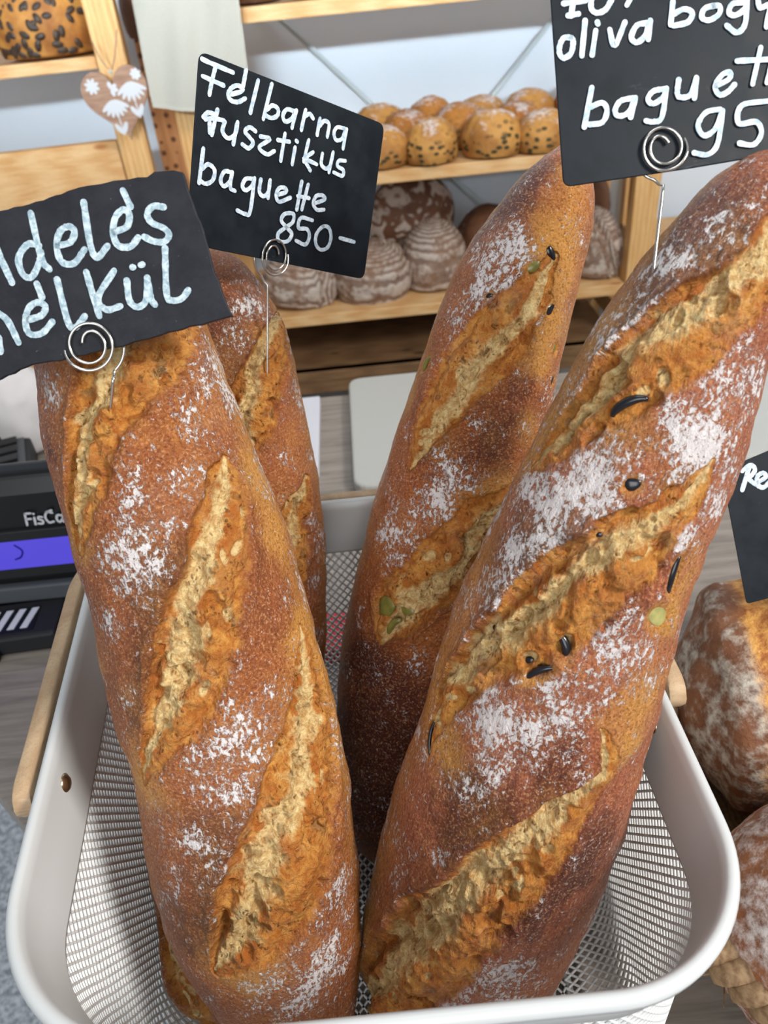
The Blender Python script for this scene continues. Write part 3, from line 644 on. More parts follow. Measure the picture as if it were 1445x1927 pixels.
def loaf_frame(pts, n=240):
    """axis samples, radius, two cross-section directions and arc length of a long loaf"""
    c = spline(pts, n); A = c[:, :3]; r = c[:, 3]
    T = np.gradient(A, axis=0); T /= np.linalg.norm(T, axis=1)[:, None]
    f = np.array([0, -.8, .6]); e1 = f - T * (T @ f)[:, None]; e1 /= np.linalg.norm(e1, axis=1)[:, None]
    e2 = np.cross(T, e1)
    s = np.concatenate([[0], np.cumsum(np.linalg.norm(np.diff(A, axis=0), axis=1))]); L = s[-1]
    cb, ct = .03, .035
    r = r * np.sqrt(np.clip(1 - np.clip(1 - s / cb, 0, 1)**2, 0, 1)) * np.sqrt(np.clip(1 - np.clip(1 - (L - s) / ct, 0, 1)**2, 0, 1))
    return A, r, e1, e2, s
LOAVES = {'BL': {'axis': [[-0.09316, 0.15576, 0.93109, 0.02089], [-0.09822, 0.17122, 0.93892, 0.02636], [-0.09856, 0.19393, 0.95347, 0.03094], [-0.09578, 0.22749, 0.97628, 0.03806], [-0.08483, 0.26089, 1.00746, 0.03893],
                 [-0.071, 0.29553, 1.05926, 0.0367], [-0.066, 0.3231, 1.10633, 0.03464], [-0.06528, 0.34407, 1.15279, 0.03115], [-0.06683, 0.36204, 1.18989, 0.02508], [-0.0693, 0.37876, 1.21839, 0.01788]],
        'dark': [(0.3129, 0.195, 0.0124, 0.9), (0.3401, 0.195, 0.0152, 0.6), (0.2344, 0.308, 0.0125, 0.5)],
        'flour': [(0.3484, 0.699, 0.0129, 0.85), (0.3243, 1.442, 0.0079, 1.0), (0.3046, 1.278, 0.0078, 0.8), (0.331, 0.22, 0.01, 0.7), (0.2389, 1.114, 0.0104, 0.8), (0.2132, 1.19, 0.0106, 0.8), (0.1883, 1.291, 0.0081, 0.8),
                  (0.2736, 1.467, 0.008, 0.6)],
        'light': [(0.3144, 1.656, 0.0054, 0.3)],
        'olives': [],
        'scores': [[(0.3424, 1.656, 0.0037), (0.3295, 1.014, 0.0094), (0.3137, 0.623, 0.0125), (0.2963, 0.283, 0.0127), (0.2782, -0.031, 0.0062), (0.2706, -0.195, 0.0013)],
                   [(0.2653, 1.089, 0.0018), (0.251, 0.863, 0.0087), (0.2306, 0.686, 0.0115), (0.2102, 0.749, 0.0074), (0.1921, 0.598, 0.0014)],
                   [(0.0644, -0.711, 0.0026), (0.0423, -0.573, 0.0117), (0.0234, -0.359, 0.0132), (0.0121, -0.371, 0.009)]]},
 'BR': {'axis': [[-0.01608, 0.23745, 0.91462, 0.0298], [-0.00291, 0.25811, 0.95206, 0.03968], [0.01194, 0.28359, 0.99964, 0.04689], [0.0277, 0.30956, 1.07026, 0.04233], [0.04129, 0.32356, 1.11557, 0.03708],
                 [0.05735, 0.33869, 1.15902, 0.03304], [0.07704, 0.35761, 1.20261, 0.02683], [0.09394, 0.37038, 1.22903, 0.01971], [0.10652, 0.38261, 1.24954, 0.01226]],
        'dark': [(0.3547, -0.875, 0.0157, 1.0), (0.3314, -1.328, 0.0079, 0.5), (0.2411, 0.082, 0.0145, 0.5), (0.266, 0.321, 0.0146, 0.6), (0.294, 0.397, 0.0073, 0.5), (0.2248, -0.573, 0.0099, 0.4), (0.1283, -0.774, 0.0161, 0.8),
                 (0.1058, -0.246, 0.0321, 1.0), (0.0552, -0.359, 0.0285, 1.0), (0.0801, -0.711, 0.0169, 1.0)],
        'flour': [(0.3259, -0.51, 0.015, 1.0), (0.3088, -0.611, 0.0124, 0.9), (0.2909, -0.623, 0.0098, 0.7), (0.3251, -0.031, 0.0099, 0.6), (0.2761, -0.711, 0.0074, 0.5), (0.2232, -0.057, 0.0146, 0.75),
                  (0.2131, -0.485, 0.0123, 0.7), (0.196, -0.497, 0.01, 0.6), (0.1952, -0.737, 0.0101, 0.6), (0.301, 0.422, 0.0074, 0.6), (0.1789, 0.397, 0.0152, 0.7), (0.2271, -0.371, 0.0098, 0.4), (0.2909, 0.094, 0.0048, 0.3)],
        'light': [(0.3407, 0.321, 0.0127, 0.8), (0.364, 0.233, 0.0105, 0.5), (0.3259, 0.699, 0.0101, 0.8), (0.301, 0.737, 0.01, 0.7), (0.2823, 0.711, 0.0099, 0.5), (0.224, 0.661, 0.015, 0.7), (0.2054, 0.233, 0.0148, 0.5),
                  (0.259, 0.749, 0.0075, 0.5), (0.2605, -1.555, 0.0079, 0.4)],
        'olives': [(0.3236, 0.12, 0.0032, 0.0017, 0.64, 'g'), (0.3321, 0.334, 0.0028, 0.0013, 2.17, 'k'), (0.3088, 0.611, 0.0027, 0.0017, 0.34, 'k'), (0.3065, -0.384, 0.0015, 0.0007, 0.97, 'k'),
                   (0.161, -0.661, 0.0057, 0.0036, 0.34, 'g'), (0.1602, -0.434, 0.0041, 0.0026, 1.84, 'g'), (0.1524, -0.535, 0.0047, 0.0023, 0.5, 'g'), (0.2933, 0.976, 0.0023, 0.0013, -0.17, 'g'),
                   (0.2792, 1.039, 0.002, 0.0013, 0.38, 'k'), (0.2722, -1.177, 0.0036, 0.0015, 0.49, 'g')],
        'scores': [[(0.3337, 0.334, 0.0026), (0.3119, 0.233, 0.009), (0.2933, -0.12, 0.0136), (0.2714, -0.434, 0.0137), (0.2481, -0.686, 0.0094), (0.2248, -0.825, 0.0012)],
                   [(0.2341, 0.837, 0.003), (0.2077, 0.22, 0.0125), (0.1828, -0.17, 0.0156), (0.1626, -0.497, 0.0142), (0.1462, -0.648, 0.0035)]]},
 'FL': {'axis': [[-0.06539, 0.15062, 0.92047, 0.02347], [-0.064, 0.16051, 0.95146, 0.03141], [-0.06762, 0.17769, 1.00293, 0.04173], [-0.06863, 0.19816, 1.0607, 0.04212], [-0.07223, 0.21742, 1.10648, 0.04042],
                 [-0.07791, 0.23765, 1.14504, 0.03831], [-0.08588, 0.25811, 1.17703, 0.03706], [-0.09174, 0.27761, 1.20426, 0.03406], [-0.09355, 0.29839, 1.2264, 0.02686], [-0.09405, 0.31115, 1.23906, 0.01777]],
        'dark': [(0.2279, 0.031, 0.0113, 0.7), (0.2126, -0.22, 0.0116, 0.8), (0.2388, 0.12, 0.0093, 0.5), (0.1441, -0.12, 0.0127, 0.7), (0.1223, -0.057, 0.0133, 0.8), (0.1099, -0.258, 0.0137, 0.7), (0.0997, -0.548, 0.0095, 0.5),
                 (0.2905, -0.9, 0.0041, 0.8), (0.198, -0.636, 0.0061, 0.5), (0.1507, 0.132, 0.0104, 0.5)],
        'flour': [(0.3087, 1.303, 0.0124, 1.0), (0.2868, 0.888, 0.0117, 0.8), (0.2905, 1.291, 0.0081, 0.7), (0.2613, 0.409, 0.015, 0.75), (0.2584, 0.082, 0.0131, 0.8), (0.2468, -0.334, 0.0115, 0.75), (0.2337, -0.283, 0.0115, 0.5),
                  (0.2264, -0.674, 0.006, 0.5), (0.3072, -0.686, 0.0061, 0.9), (0.1783, 0.132, 0.0139, 0.7), (0.1645, -0.031, 0.0143, 0.7), (0.1791, 0.359, 0.0119, 0.6), (0.1427, -0.485, 0.0131, 0.4),
                  (0.1303, -0.371, 0.0111, 0.4), (0.083, 0.611, 0.0193, 0.8), (0.0961, 1.039, 0.0096, 0.8), (0.067, 0.308, 0.0224, 0.7), (0.1572, -0.598, 0.0064, 0.5), (0.2424, 1.114, 0.0049, 0.6), (0.1878, 0.674, 0.0099, 0.5),
                  (0.2199, 1.152, 0.008, 0.5), (0.1427, 0.107, 0.0127, 0.3)],
        'light': [(0.2038, 1.215, 0.0081, 0.9), (0.2381, 1.253, 0.008, 0.5), (0.166, -0.774, 0.0108, 0.7), (0.1856, 1.303, 0.0084, 0.8), (0.2606, 1.253, 0.008, 0.6), (0.0866, -0.044, 0.0143, 0.6), (0.3051, 1.505, 0.0063, 0.4),
                  (0.2104, -1.177, 0.0064, 0.5), (0.2562, -0.875, 0.0081, 0.5)],
        'olives': [],
        'scores': [[(0.3247, 0.636, 0.0201), (0.3123, 0.321, 0.017), (0.2978, -0.044, 0.012), (0.2832, -0.346, 0.0104), (0.2693, -0.623, 0.0074), (0.2548, -0.888, 0.002)],
                   [(0.2686, 0.938, 0.0015), (0.257, 0.812, 0.0086), (0.2395, 0.548, 0.0118), (0.2279, 0.346, 0.0139), (0.2119, 0.069, 0.0145), (0.1958, -0.183, 0.0122), (0.1827, -0.434, 0.0068), (0.1681, -0.699, 0.001)],
                   [(0.2067, 1.228, 0.0017), (0.1849, 1.114, 0.0102), (0.1674, 0.988, 0.0167), (0.1514, 0.8, 0.0199), (0.1361, 0.56, 0.0228), (0.1179, 0.334, 0.0206), (0.1048, 0.057, 0.0151), (0.0888, -0.334, 0.003)]]},
 'FR': {'axis': [[-0.01332, 0.1397, 0.91725, 0.02723], [0.00401, 0.15875, 0.94041, 0.03862], [0.03119, 0.18093, 1.0126, 0.04678], [0.05193, 0.19712, 1.07986, 0.04407], [0.07096, 0.21255, 1.13574, 0.03877],
                 [0.09057, 0.22646, 1.18092, 0.03275], [0.1092, 0.23931, 1.21948, 0.02625], [0.12706, 0.2481, 1.2472, 0.02009], [0.14417, 0.2574, 1.26363, 0.01522]],
        'dark': [(0.3712, -0.661, 0.0167, 0.8), (0.3566, -1.014, 0.013, 0.9), (0.3379, -1.039, 0.011, 0.8), (0.3233, -1.517, 0.0076, 0.6), (0.2594, -0.762, 0.0161, 0.8), (0.2424, -0.863, 0.011, 0.7), (0.2805, -0.296, 0.0104, 0.5),
                 (0.1842, 0.12, 0.0139, 0.8), (0.1713, -0.22, 0.0161, 0.7), (0.152, -0.447, 0.0168, 0.6), (0.1979, -0.006, 0.0096, 0.5), (0.2675, 0.409, 0.0072, 0.5), (0.2546, 0.157, 0.0089, 0.4), (0.1528, 0.472, 0.013, 0.8),
                 (0.1705, 0.56, 0.0084, 0.8), (0.1293, 0.208, 0.0112, 0.7), (0.1673, -0.711, 0.0123, 0.4), (0.3314, -0.711, 0.0036, 0.3)],
        'flour': [(0.3566, -0.573, 0.0127, 0.75), (0.3704, -0.384, 0.0147, 0.75), (0.3444, -0.863, 0.0109, 0.75), (0.329, -1.051, 0.0109, 0.75), (0.3346, 0.485, 0.0109, 1.05), (0.3209, 0.346, 0.0125, 1.05),
                  (0.3055, 0.497, 0.0108, 1.05), (0.2894, 0.674, 0.0073, 1.0), (0.308, 0.145, 0.0105, 0.7), (0.3452, 0.346, 0.0072, 1.0), (0.2772, -0.56, 0.0175, 0.85), (0.2651, -0.863, 0.0144, 0.9), (0.2902, -0.636, 0.014, 0.8),
                  (0.2465, -0.85, 0.0128, 0.8), (0.2287, -1.253, 0.0097, 0.8), (0.2821, -0.208, 0.0104, 0.5), (0.2457, 0.397, 0.011, 0.8), (0.2327, 0.195, 0.011, 0.8), (0.2173, -0.082, 0.0148, 0.8), (0.206, -0.586, 0.0152, 0.85),
                  (0.1882, -0.611, 0.0157, 0.7), (0.1689, -0.661, 0.0123, 0.5), (0.1939, -0.271, 0.0096, 0.5), (0.1006, 0.195, 0.0143, 0.85), (0.0816, 0.031, 0.0197, 0.9), (0.0701, -0.296, 0.015, 0.8),
                  (0.1391, 0.371, 0.0111, 0.4), (0.1113, -1.165, 0.012, 0.45), (0.1121, -0.863, 0.0094, 0.4), (0.1105, 0.636, 0.0096, 0.5), (0.2821, 0.548, 0.0073, 0.8), (0.2311, 0.724, 0.0078, 0.6)],
        'light': [(0.253, 0.636, 0.0075, 1.0), (0.2683, 0.762, 0.0075, 0.6), (0.3064, -0.598, 0.0105, 0.5), (0.2271, 0.699, 0.0117, 0.6), (0.2052, 0.56, 0.0079, 0.7), (0.2012, -1.152, 0.006, 0.5), (0.1778, -0.938, 0.0102, 0.6),
                  (0.2198, 0.56, 0.0097, 0.5)],
        'olives': [(0.312, -0.472, 0.0049, 0.0019, 0.77, 'k'), (0.2902, -0.17, 0.0023, 0.0017, 1.13, 'k'), (0.2667, 0.548, 0.0059, 0.0017, -0.19, 'k'), (0.2724, -0.271, 0.0009, 0.0007, 1.15, 'k'),
                   (0.2352, -0.233, 0.0043, 0.002, 2.58, 'k'), (0.2246, -0.346, 0.0048, 0.0016, 0.76, 'k'), (0.2254, -0.485, 0.0017, 0.0013, 1.2, 'k'), (0.1778, -1.152, 0.0054, 0.001, -0.23, 'k'),
                   (0.2287, -0.925, 0.0011, 0.0008, 1.88, 'k'), (0.2522, 0.535, 0.0045, 0.0032, 2.16, 'l')],
        'scores': [[(0.376, 0.535, 0.0102), (0.3615, 0.334, 0.0106), (0.3493, 0.031, 0.0111), (0.3322, -0.346, 0.0131), (0.3185, -0.598, 0.0123), (0.3055, -0.825, 0.0095), (0.2926, -1.026, 0.0066), (0.2805, -1.228, 0.002)],
                   [(0.3039, 0.51, 0.0012), (0.2886, 0.334, 0.0069), (0.2716, 0.031, 0.0126), (0.2546, -0.246, 0.015), (0.2368, -0.56, 0.0137), (0.219, -0.875, 0.0106), (0.1963, -1.114, 0.0078), (0.1746, -1.14, 0.0017)],
                   [(0.2125, 0.296, 0.0012), (0.1955, 0.422, 0.0042), (0.1762, 0.183, 0.0086), (0.1569, -0.006, 0.0138), (0.1342, -0.208, 0.0163), (0.1055, -0.472, 0.0193), (0.0669, -0.711, 0.0197), (0.0155, -1.303, 0.0196),
                    (0.0106, -1.202, 0.0079)]]}}
SIGNS = {'felbarna': {'coil': [(0.04262, 0.00219), (0.05111, 0.00358)],
              'ex': [0.72492, 0.552, -0.41205],
              'ey': [0.27255, 0.31952, 0.90754],
              'n': [0.63262, -0.77019, 0.08118],
              'o': [-0.06861, 0.32092, 1.23801],
              'poly': [(-0.00308, 0.06975), (0.09404, 0.06975), (0.09712, 0.0), (0.0, 0.0)],
              'strokes': [[(-0.00182, 0.06723), (0.00143, 0.06701), (0.01204, 0.06673)], [(0.00431, 0.06665), (0.00342, 0.06159), (0.00288, 0.05611)], [(-0.00084, 0.06158), (0.00848, 0.06106)],
                          [(0.01765, 0.06921), (0.01719, 0.06336)],
                          [(0.01218, 0.05894), (0.01621, 0.06099), (0.01719, 0.06247), (0.01459, 0.06286), (0.01201, 0.06106), (0.01094, 0.05843), (0.01262, 0.05683), (0.01576, 0.05719), (0.01881, 0.05937)],
                          [(0.02373, 0.06739), (0.02189, 0.05492)], [(0.03029, 0.06801), (0.02831, 0.05423)], [(0.02932, 0.05804), (0.03193, 0.06039), (0.03478, 0.05982), (0.03484, 0.05737), (0.03214, 0.0557), (0.02896, 0.05588)],
                          [(0.04283, 0.06122), (0.03914, 0.06092), (0.03757, 0.05811), (0.03923, 0.05623), (0.04224, 0.05826), (0.04338, 0.06148)], [(0.04386, 0.06178), (0.04286, 0.05478)],
                          [(0.04853, 0.06335), (0.04775, 0.05521)], [(0.04862, 0.06084), (0.05088, 0.06241), (0.053, 0.06117)], [(0.05661, 0.06214), (0.05634, 0.05543)],
                          [(0.05715, 0.05941), (0.05908, 0.06183), (0.0619, 0.06113), (0.06189, 0.05598)], [(0.07064, 0.06179), (0.06658, 0.0612), (0.06524, 0.05849), (0.06698, 0.0561), (0.07015, 0.05739), (0.07132, 0.06138)],
                          [(0.0719, 0.06183), (0.07155, 0.05366)], [(0.00697, 0.05186), (0.00634, 0.04701), (0.00567, 0.04237)], [(0.00114, 0.04768), (0.00309, 0.04976), (0.00593, 0.05002)],
                          [(0.00216, 0.04718), (0.00583, 0.04843), (0.01033, 0.04886)], [(0.00417, 0.04643), (0.00464, 0.04289)], [(0.01071, 0.04844), (0.01023, 0.04487), (0.01301, 0.04304), (0.01604, 0.04531), (0.0165, 0.04998)],
                          [(0.01629, 0.04913), (0.01572, 0.04146)], [(0.02529, 0.0488), (0.02238, 0.04956), (0.02041, 0.04753), (0.02281, 0.04587), (0.02481, 0.04429), (0.02302, 0.04181), (0.0198, 0.04249)],
                          [(0.02796, 0.04757), (0.03262, 0.04765), (0.02792, 0.04342), (0.03216, 0.04167), (0.03547, 0.04377)], [(0.03966, 0.0517), (0.03931, 0.04084)], [(0.03653, 0.04837), (0.04236, 0.04917)],
                          [(0.04565, 0.04782), (0.04538, 0.04084)], [(0.04571, 0.05042), (0.04637, 0.05018)], [(0.05218, 0.05234), (0.05114, 0.04337)], [(0.05536, 0.04819), (0.05218, 0.04491), (0.05822, 0.04387)],
                          [(0.05093, 0.04449), (0.05522, 0.04068)], [(0.06047, 0.04885), (0.06078, 0.04447), (0.0638, 0.04338), (0.06582, 0.04566), (0.06625, 0.05086)], [(0.06614, 0.04934), (0.06552, 0.04227)],
                          [(0.07382, 0.04907), (0.07017, 0.0482), (0.06981, 0.04587), (0.07341, 0.045), (0.07334, 0.04253), (0.06808, 0.04286)], [(0.00258, 0.03659), (0.0023, 0.02373)],
                          [(0.0026, 0.0289), (0.0055, 0.03145), (0.00851, 0.03), (0.00818, 0.02612), (0.00517, 0.02409), (0.00248, 0.02485)],
                          [(0.01622, 0.03095), (0.01304, 0.0305), (0.01173, 0.02691), (0.01354, 0.025), (0.01606, 0.02733), (0.01659, 0.03076)], [(0.01656, 0.03103), (0.01657, 0.02522), (0.01891, 0.02433)],
                          [(0.02671, 0.03083), (0.0233, 0.02995), (0.02213, 0.027), (0.02395, 0.0257), (0.02665, 0.02799), (0.02726, 0.03095)], [(0.02749, 0.03129), (0.0273, 0.01782), (0.025, 0.0165), (0.02101, 0.01714)],
                          [(0.03057, 0.03141), (0.03063, 0.02657), (0.03303, 0.02524), (0.03509, 0.02752), (0.03521, 0.03216)], [(0.03509, 0.03156), (0.03529, 0.02496)],
                          [(0.04049, 0.02751), (0.04399, 0.02932), (0.04335, 0.03076), (0.04041, 0.03013), (0.03917, 0.02723), (0.04112, 0.02471), (0.04662, 0.02751)], [(0.05148, 0.03521), (0.0509, 0.02342)],
                          [(0.05514, 0.03482), (0.05358, 0.02396)], [(0.05027, 0.02899), (0.05657, 0.02942)],
                          [(0.06026, 0.02806), (0.06522, 0.03062), (0.06384, 0.03205), (0.06047, 0.03115), (0.05931, 0.02786), (0.06181, 0.02561), (0.06581, 0.02641)],
                          [(0.04646, 0.01531), (0.04352, 0.01746), (0.04493, 0.02043), (0.04931, 0.0213), (0.04974, 0.01805), (0.04649, 0.01514), (0.04294, 0.01194), (0.04367, 0.00904), (0.04826, 0.00955), (0.05003, 0.01293),
                           (0.04689, 0.01509)],
                          [(0.06029, 0.02069), (0.05382, 0.02054), (0.05319, 0.01614), (0.05781, 0.01651), (0.05981, 0.01376), (0.05825, 0.00986), (0.05268, 0.01063)],
                          [(0.06682, 0.01931), (0.06375, 0.01573), (0.06394, 0.01135), (0.06715, 0.00917), (0.0711, 0.0108), (0.07216, 0.01534), (0.07026, 0.01913), (0.06682, 0.01931)], [(0.0774, 0.01615), (0.08641, 0.01592)]],
              'w': 0.00183},
 'olive': {'coil': [(0.03257, 0.00713), (0.03974, 0.00611)],
           'ex': [0.99895, 0.02726, 0.03689],
           'ey': [-0.04562, 0.5069, 0.8608],
           'n': [0.00476, -0.86157, 0.50761],
           'o': [0.06676, 0.25371, 1.26191],
           'poly': [(0.0, 0.0), (0.03906, 0.0), (0.09522, 0.00116), (0.09596, 0.06359), (0.00394, 0.07169)],
           'strokes': [[(0.01071, 0.05751), (0.00871, 0.05051)], [(0.00689, 0.05441), (0.01381, 0.05441)], [(0.00781, 0.05073), (0.01105, 0.05077)],
                       [(0.01587, 0.05534), (0.01516, 0.05204), (0.01663, 0.05028), (0.01953, 0.05085), (0.02162, 0.05332)], [(0.02838, 0.05408), (0.02624, 0.05122)], [(0.00564, 0.05871), (0.01901, 0.05926)],
                       [(0.00789, 0.04404), (0.00533, 0.04415), (0.00374, 0.04095), (0.00462, 0.03847), (0.00722, 0.03948), (0.00832, 0.04251), (0.00789, 0.04404)], [(0.01282, 0.04847), (0.01052, 0.03827)],
                       [(0.01575, 0.04513), (0.01374, 0.03807)], [(0.01654, 0.04746), (0.01664, 0.04696)], [(0.02007, 0.04477), (0.02103, 0.03989), (0.02504, 0.04627)],
                       [(0.03168, 0.0451), (0.02856, 0.0448), (0.0265, 0.04167), (0.02798, 0.03984), (0.03075, 0.04146), (0.03262, 0.04521)], [(0.03288, 0.04566), (0.03163, 0.04021)], [(0.04049, 0.0502), (0.03907, 0.04357)],
                       [(0.04008, 0.04651), (0.04379, 0.04755), (0.04609, 0.04601), (0.04437, 0.04356), (0.03979, 0.04313)],
                       [(0.05301, 0.04723), (0.04997, 0.04668), (0.04894, 0.04439), (0.05103, 0.04322), (0.05426, 0.04452), (0.05485, 0.04673), (0.05301, 0.04723)],
                       [(0.06223, 0.04691), (0.05873, 0.04692), (0.05746, 0.04466), (0.05929, 0.04352), (0.06243, 0.04494), (0.06342, 0.04748)], [(0.06342, 0.04748), (0.06207, 0.04059), (0.05926, 0.03839), (0.05634, 0.04091)],
                       [(0.06683, 0.04773), (0.06714, 0.04477), (0.06975, 0.04513)], [(0.07129, 0.04759), (0.06858, 0.0387)], [(0.0124, 0.0284), (0.00865, 0.017)],
                       [(0.0109, 0.02256), (0.01506, 0.02346), (0.0163, 0.0209), (0.01445, 0.01767), (0.01038, 0.0175)],
                       [(0.02502, 0.02354), (0.02082, 0.02314), (0.0188, 0.02054), (0.01978, 0.01876), (0.02298, 0.01945), (0.02541, 0.02334)], [(0.02564, 0.02355), (0.02342, 0.0179)],
                       [(0.03491, 0.02482), (0.03137, 0.02463), (0.02941, 0.02252), (0.03094, 0.02091), (0.03411, 0.02235), (0.03551, 0.02463)], [(0.03554, 0.02488), (0.03313, 0.01652), (0.03041, 0.01551), (0.02804, 0.01614)],
                       [(0.03966, 0.02692), (0.03877, 0.02269), (0.04034, 0.02147), (0.0429, 0.0221), (0.04503, 0.02626)], [(0.04523, 0.02673), (0.04389, 0.02072)],
                       [(0.05094, 0.02345), (0.05513, 0.02484), (0.05586, 0.02681), (0.05334, 0.02648), (0.05078, 0.02347), (0.05178, 0.0207), (0.05431, 0.02109), (0.05685, 0.02301)], [(0.06617, 0.0329), (0.06249, 0.02231)],
                       [(0.05836, 0.02992), (0.06836, 0.029)], [(0.07069, 0.03153), (0.06698, 0.02217)], [(0.07495, 0.02501), (0.07066, 0.02364), (0.07093, 0.02112), (0.07461, 0.02159)],
                       [(0.05161, 0.01629), (0.047, 0.01595), (0.04412, 0.01247), (0.04572, 0.00909), (0.04945, 0.01071), (0.05216, 0.01557)], [(0.05229, 0.0158), (0.04968, 0.00617), (0.04623, 0.00324), (0.04197, 0.00435)],
                       [(0.06683, 0.01663), (0.05839, 0.01643), (0.0569, 0.01125), (0.06249, 0.01086), (0.06367, 0.00719), (0.06085, 0.00417), (0.05652, 0.00519)],
                       [(0.07309, 0.01684), (0.06972, 0.01433), (0.0687, 0.00948), (0.07093, 0.00566), (0.07482, 0.00811), (0.07588, 0.01346), (0.07309, 0.01684)]],
           'w': 0.00185},
 'slate': {'coil': [(0.03081, 0.00266), (0.03925, 0.00041)],
           'ex': [0.98648, 0.09509, 0.13345],
           'ey': [-0.16249, 0.46278, 0.87145],
           'n': [0.02111, -0.88136, 0.47197],
           'o': [-0.11791, 0.23191, 1.22628],
           'poly': [(-0.00459, 0.04743), (0.01655, 0.04899), (0.03019, 0.04872), (0.0425, 0.04961), (0.05753, 0.04833), (0.06344, 0.04745), (0.06613, 0.04839), (0.07179, 0.04725), (0.07474, 0.04567), (0.07473, 0.03828),
                    (0.07547, 0.02815), (0.07542, 0.01642), (0.07608, 0.00692), (0.07701, 0.0), (0.06694, -8e-05), (0.05821, 0.00018), (0.04228, -6e-05), (0.02827, 0.00023), (0.01965, 0.0008), (0.01114, 0.0017), (0.0, 0.0),
                    (-0.01655, -0.00199)],
           'strokes': [[(0.01195, 0.03877), (0.01224, 0.03538), (0.01327, 0.02731)], [(0.02552, 0.04594), (0.0244, 0.03218), (0.02584, 0.02818)],
                       [(0.02505, 0.03589), (0.02175, 0.0372), (0.01763, 0.03396), (0.0173, 0.02904), (0.01965, 0.02742), (0.0232, 0.03083), (0.02499, 0.03397)],
                       [(0.0306, 0.03443), (0.03464, 0.03448), (0.03685, 0.03722), (0.03557, 0.03909), (0.03257, 0.03834), (0.03018, 0.03454), (0.03015, 0.02956), (0.0337, 0.02807), (0.03818, 0.03122)],
                       [(0.0423, 0.04485), (0.04041, 0.03241), (0.04116, 0.02794), (0.04542, 0.03044)], [(0.05509, 0.04518), (0.05589, 0.03994)],
                       [(0.04884, 0.03397), (0.05304, 0.03452), (0.05481, 0.03775), (0.05351, 0.03963), (0.05043, 0.03807), (0.04829, 0.03367), (0.04875, 0.02967), (0.05229, 0.02847), (0.05538, 0.03043)],
                       [(0.06583, 0.03724), (0.06283, 0.03829), (0.0603, 0.03659), (0.06083, 0.0337), (0.06405, 0.03109), (0.06494, 0.02876), (0.06285, 0.0272), (0.05969, 0.02819), (0.05732, 0.0302)],
                       [(0.00596, 0.0197), (0.00821, 0.01656), (0.00938, 0.00914)], [(0.00387, 0.01232), (0.00299, 0.00799)], [(0.02061, 0.0251), (0.02089, 0.0207)],
                       [(0.01469, 0.01512), (0.01918, 0.01551), (0.02099, 0.01786), (0.01878, 0.01957), (0.01557, 0.01828), (0.01338, 0.01433), (0.01368, 0.01085), (0.0174, 0.01014), (0.02159, 0.01261)],
                       [(0.02711, 0.02467), (0.02636, 0.01117), (0.02815, 0.00916), (0.03198, 0.01166)], [(0.0366, 0.02452), (0.03646, 0.01726), (0.03644, 0.01048)],
                       [(0.04515, 0.02271), (0.03776, 0.01607), (0.03922, 0.0119), (0.04384, 0.0118)], [(0.05102, 0.02223), (0.05134, 0.02214)], [(0.05368, 0.02225), (0.05427, 0.02227)],
                       [(0.04808, 0.0188), (0.04705, 0.01276), (0.04885, 0.01014), (0.05205, 0.01144), (0.05437, 0.01759)], [(0.0545, 0.018), (0.05382, 0.01154), (0.05444, 0.00939)],
                       [(0.06258, 0.02521), (0.05899, 0.01187), (0.05996, 0.00935), (0.06308, 0.00909), (0.06589, 0.01106)]],
           'w': 0.00221},
 'small': {'ex': [0.98556, 0.09641, 0.13919],
           'ey': [-0.16904, 0.51386, 0.84105],
           'n': [0.00956, -0.85244, 0.52274],
           'o': [0.17829, 0.27916, 1.04499],
           'poly': [(0.00382, 0.06934), (0.0, 0.0), (0.05433, -0.00056), (0.06126, 0.07678)],
           'strokes': [[(0.01731, 0.06697), (0.01132, 0.05703)], [(0.01358, 0.06635), (0.0184, 0.06804), (0.01991, 0.06514), (0.01709, 0.06261), (0.01457, 0.06248)], [(0.01535, 0.06227), (0.01737, 0.05922), (0.0201, 0.0568)],
                       [(0.02002, 0.05876), (0.02421, 0.06008), (0.02367, 0.06244), (0.02045, 0.06168), (0.01919, 0.0576), (0.02199, 0.05544), (0.02578, 0.05743)], [(0.02896, 0.06263), (0.02593, 0.05573)]],
           'w': 0.00243}}
STAKES = {'slate': [-0.0885, 0.23555, 1.20837], 'felbarna': [-0.04733, 0.32723, 1.17315], 'olive': [0.09255, 0.2372, 1.23982]}


SIDE = {'FL': -1, 'BL': -1, 'BR': 1, 'FR': -1}


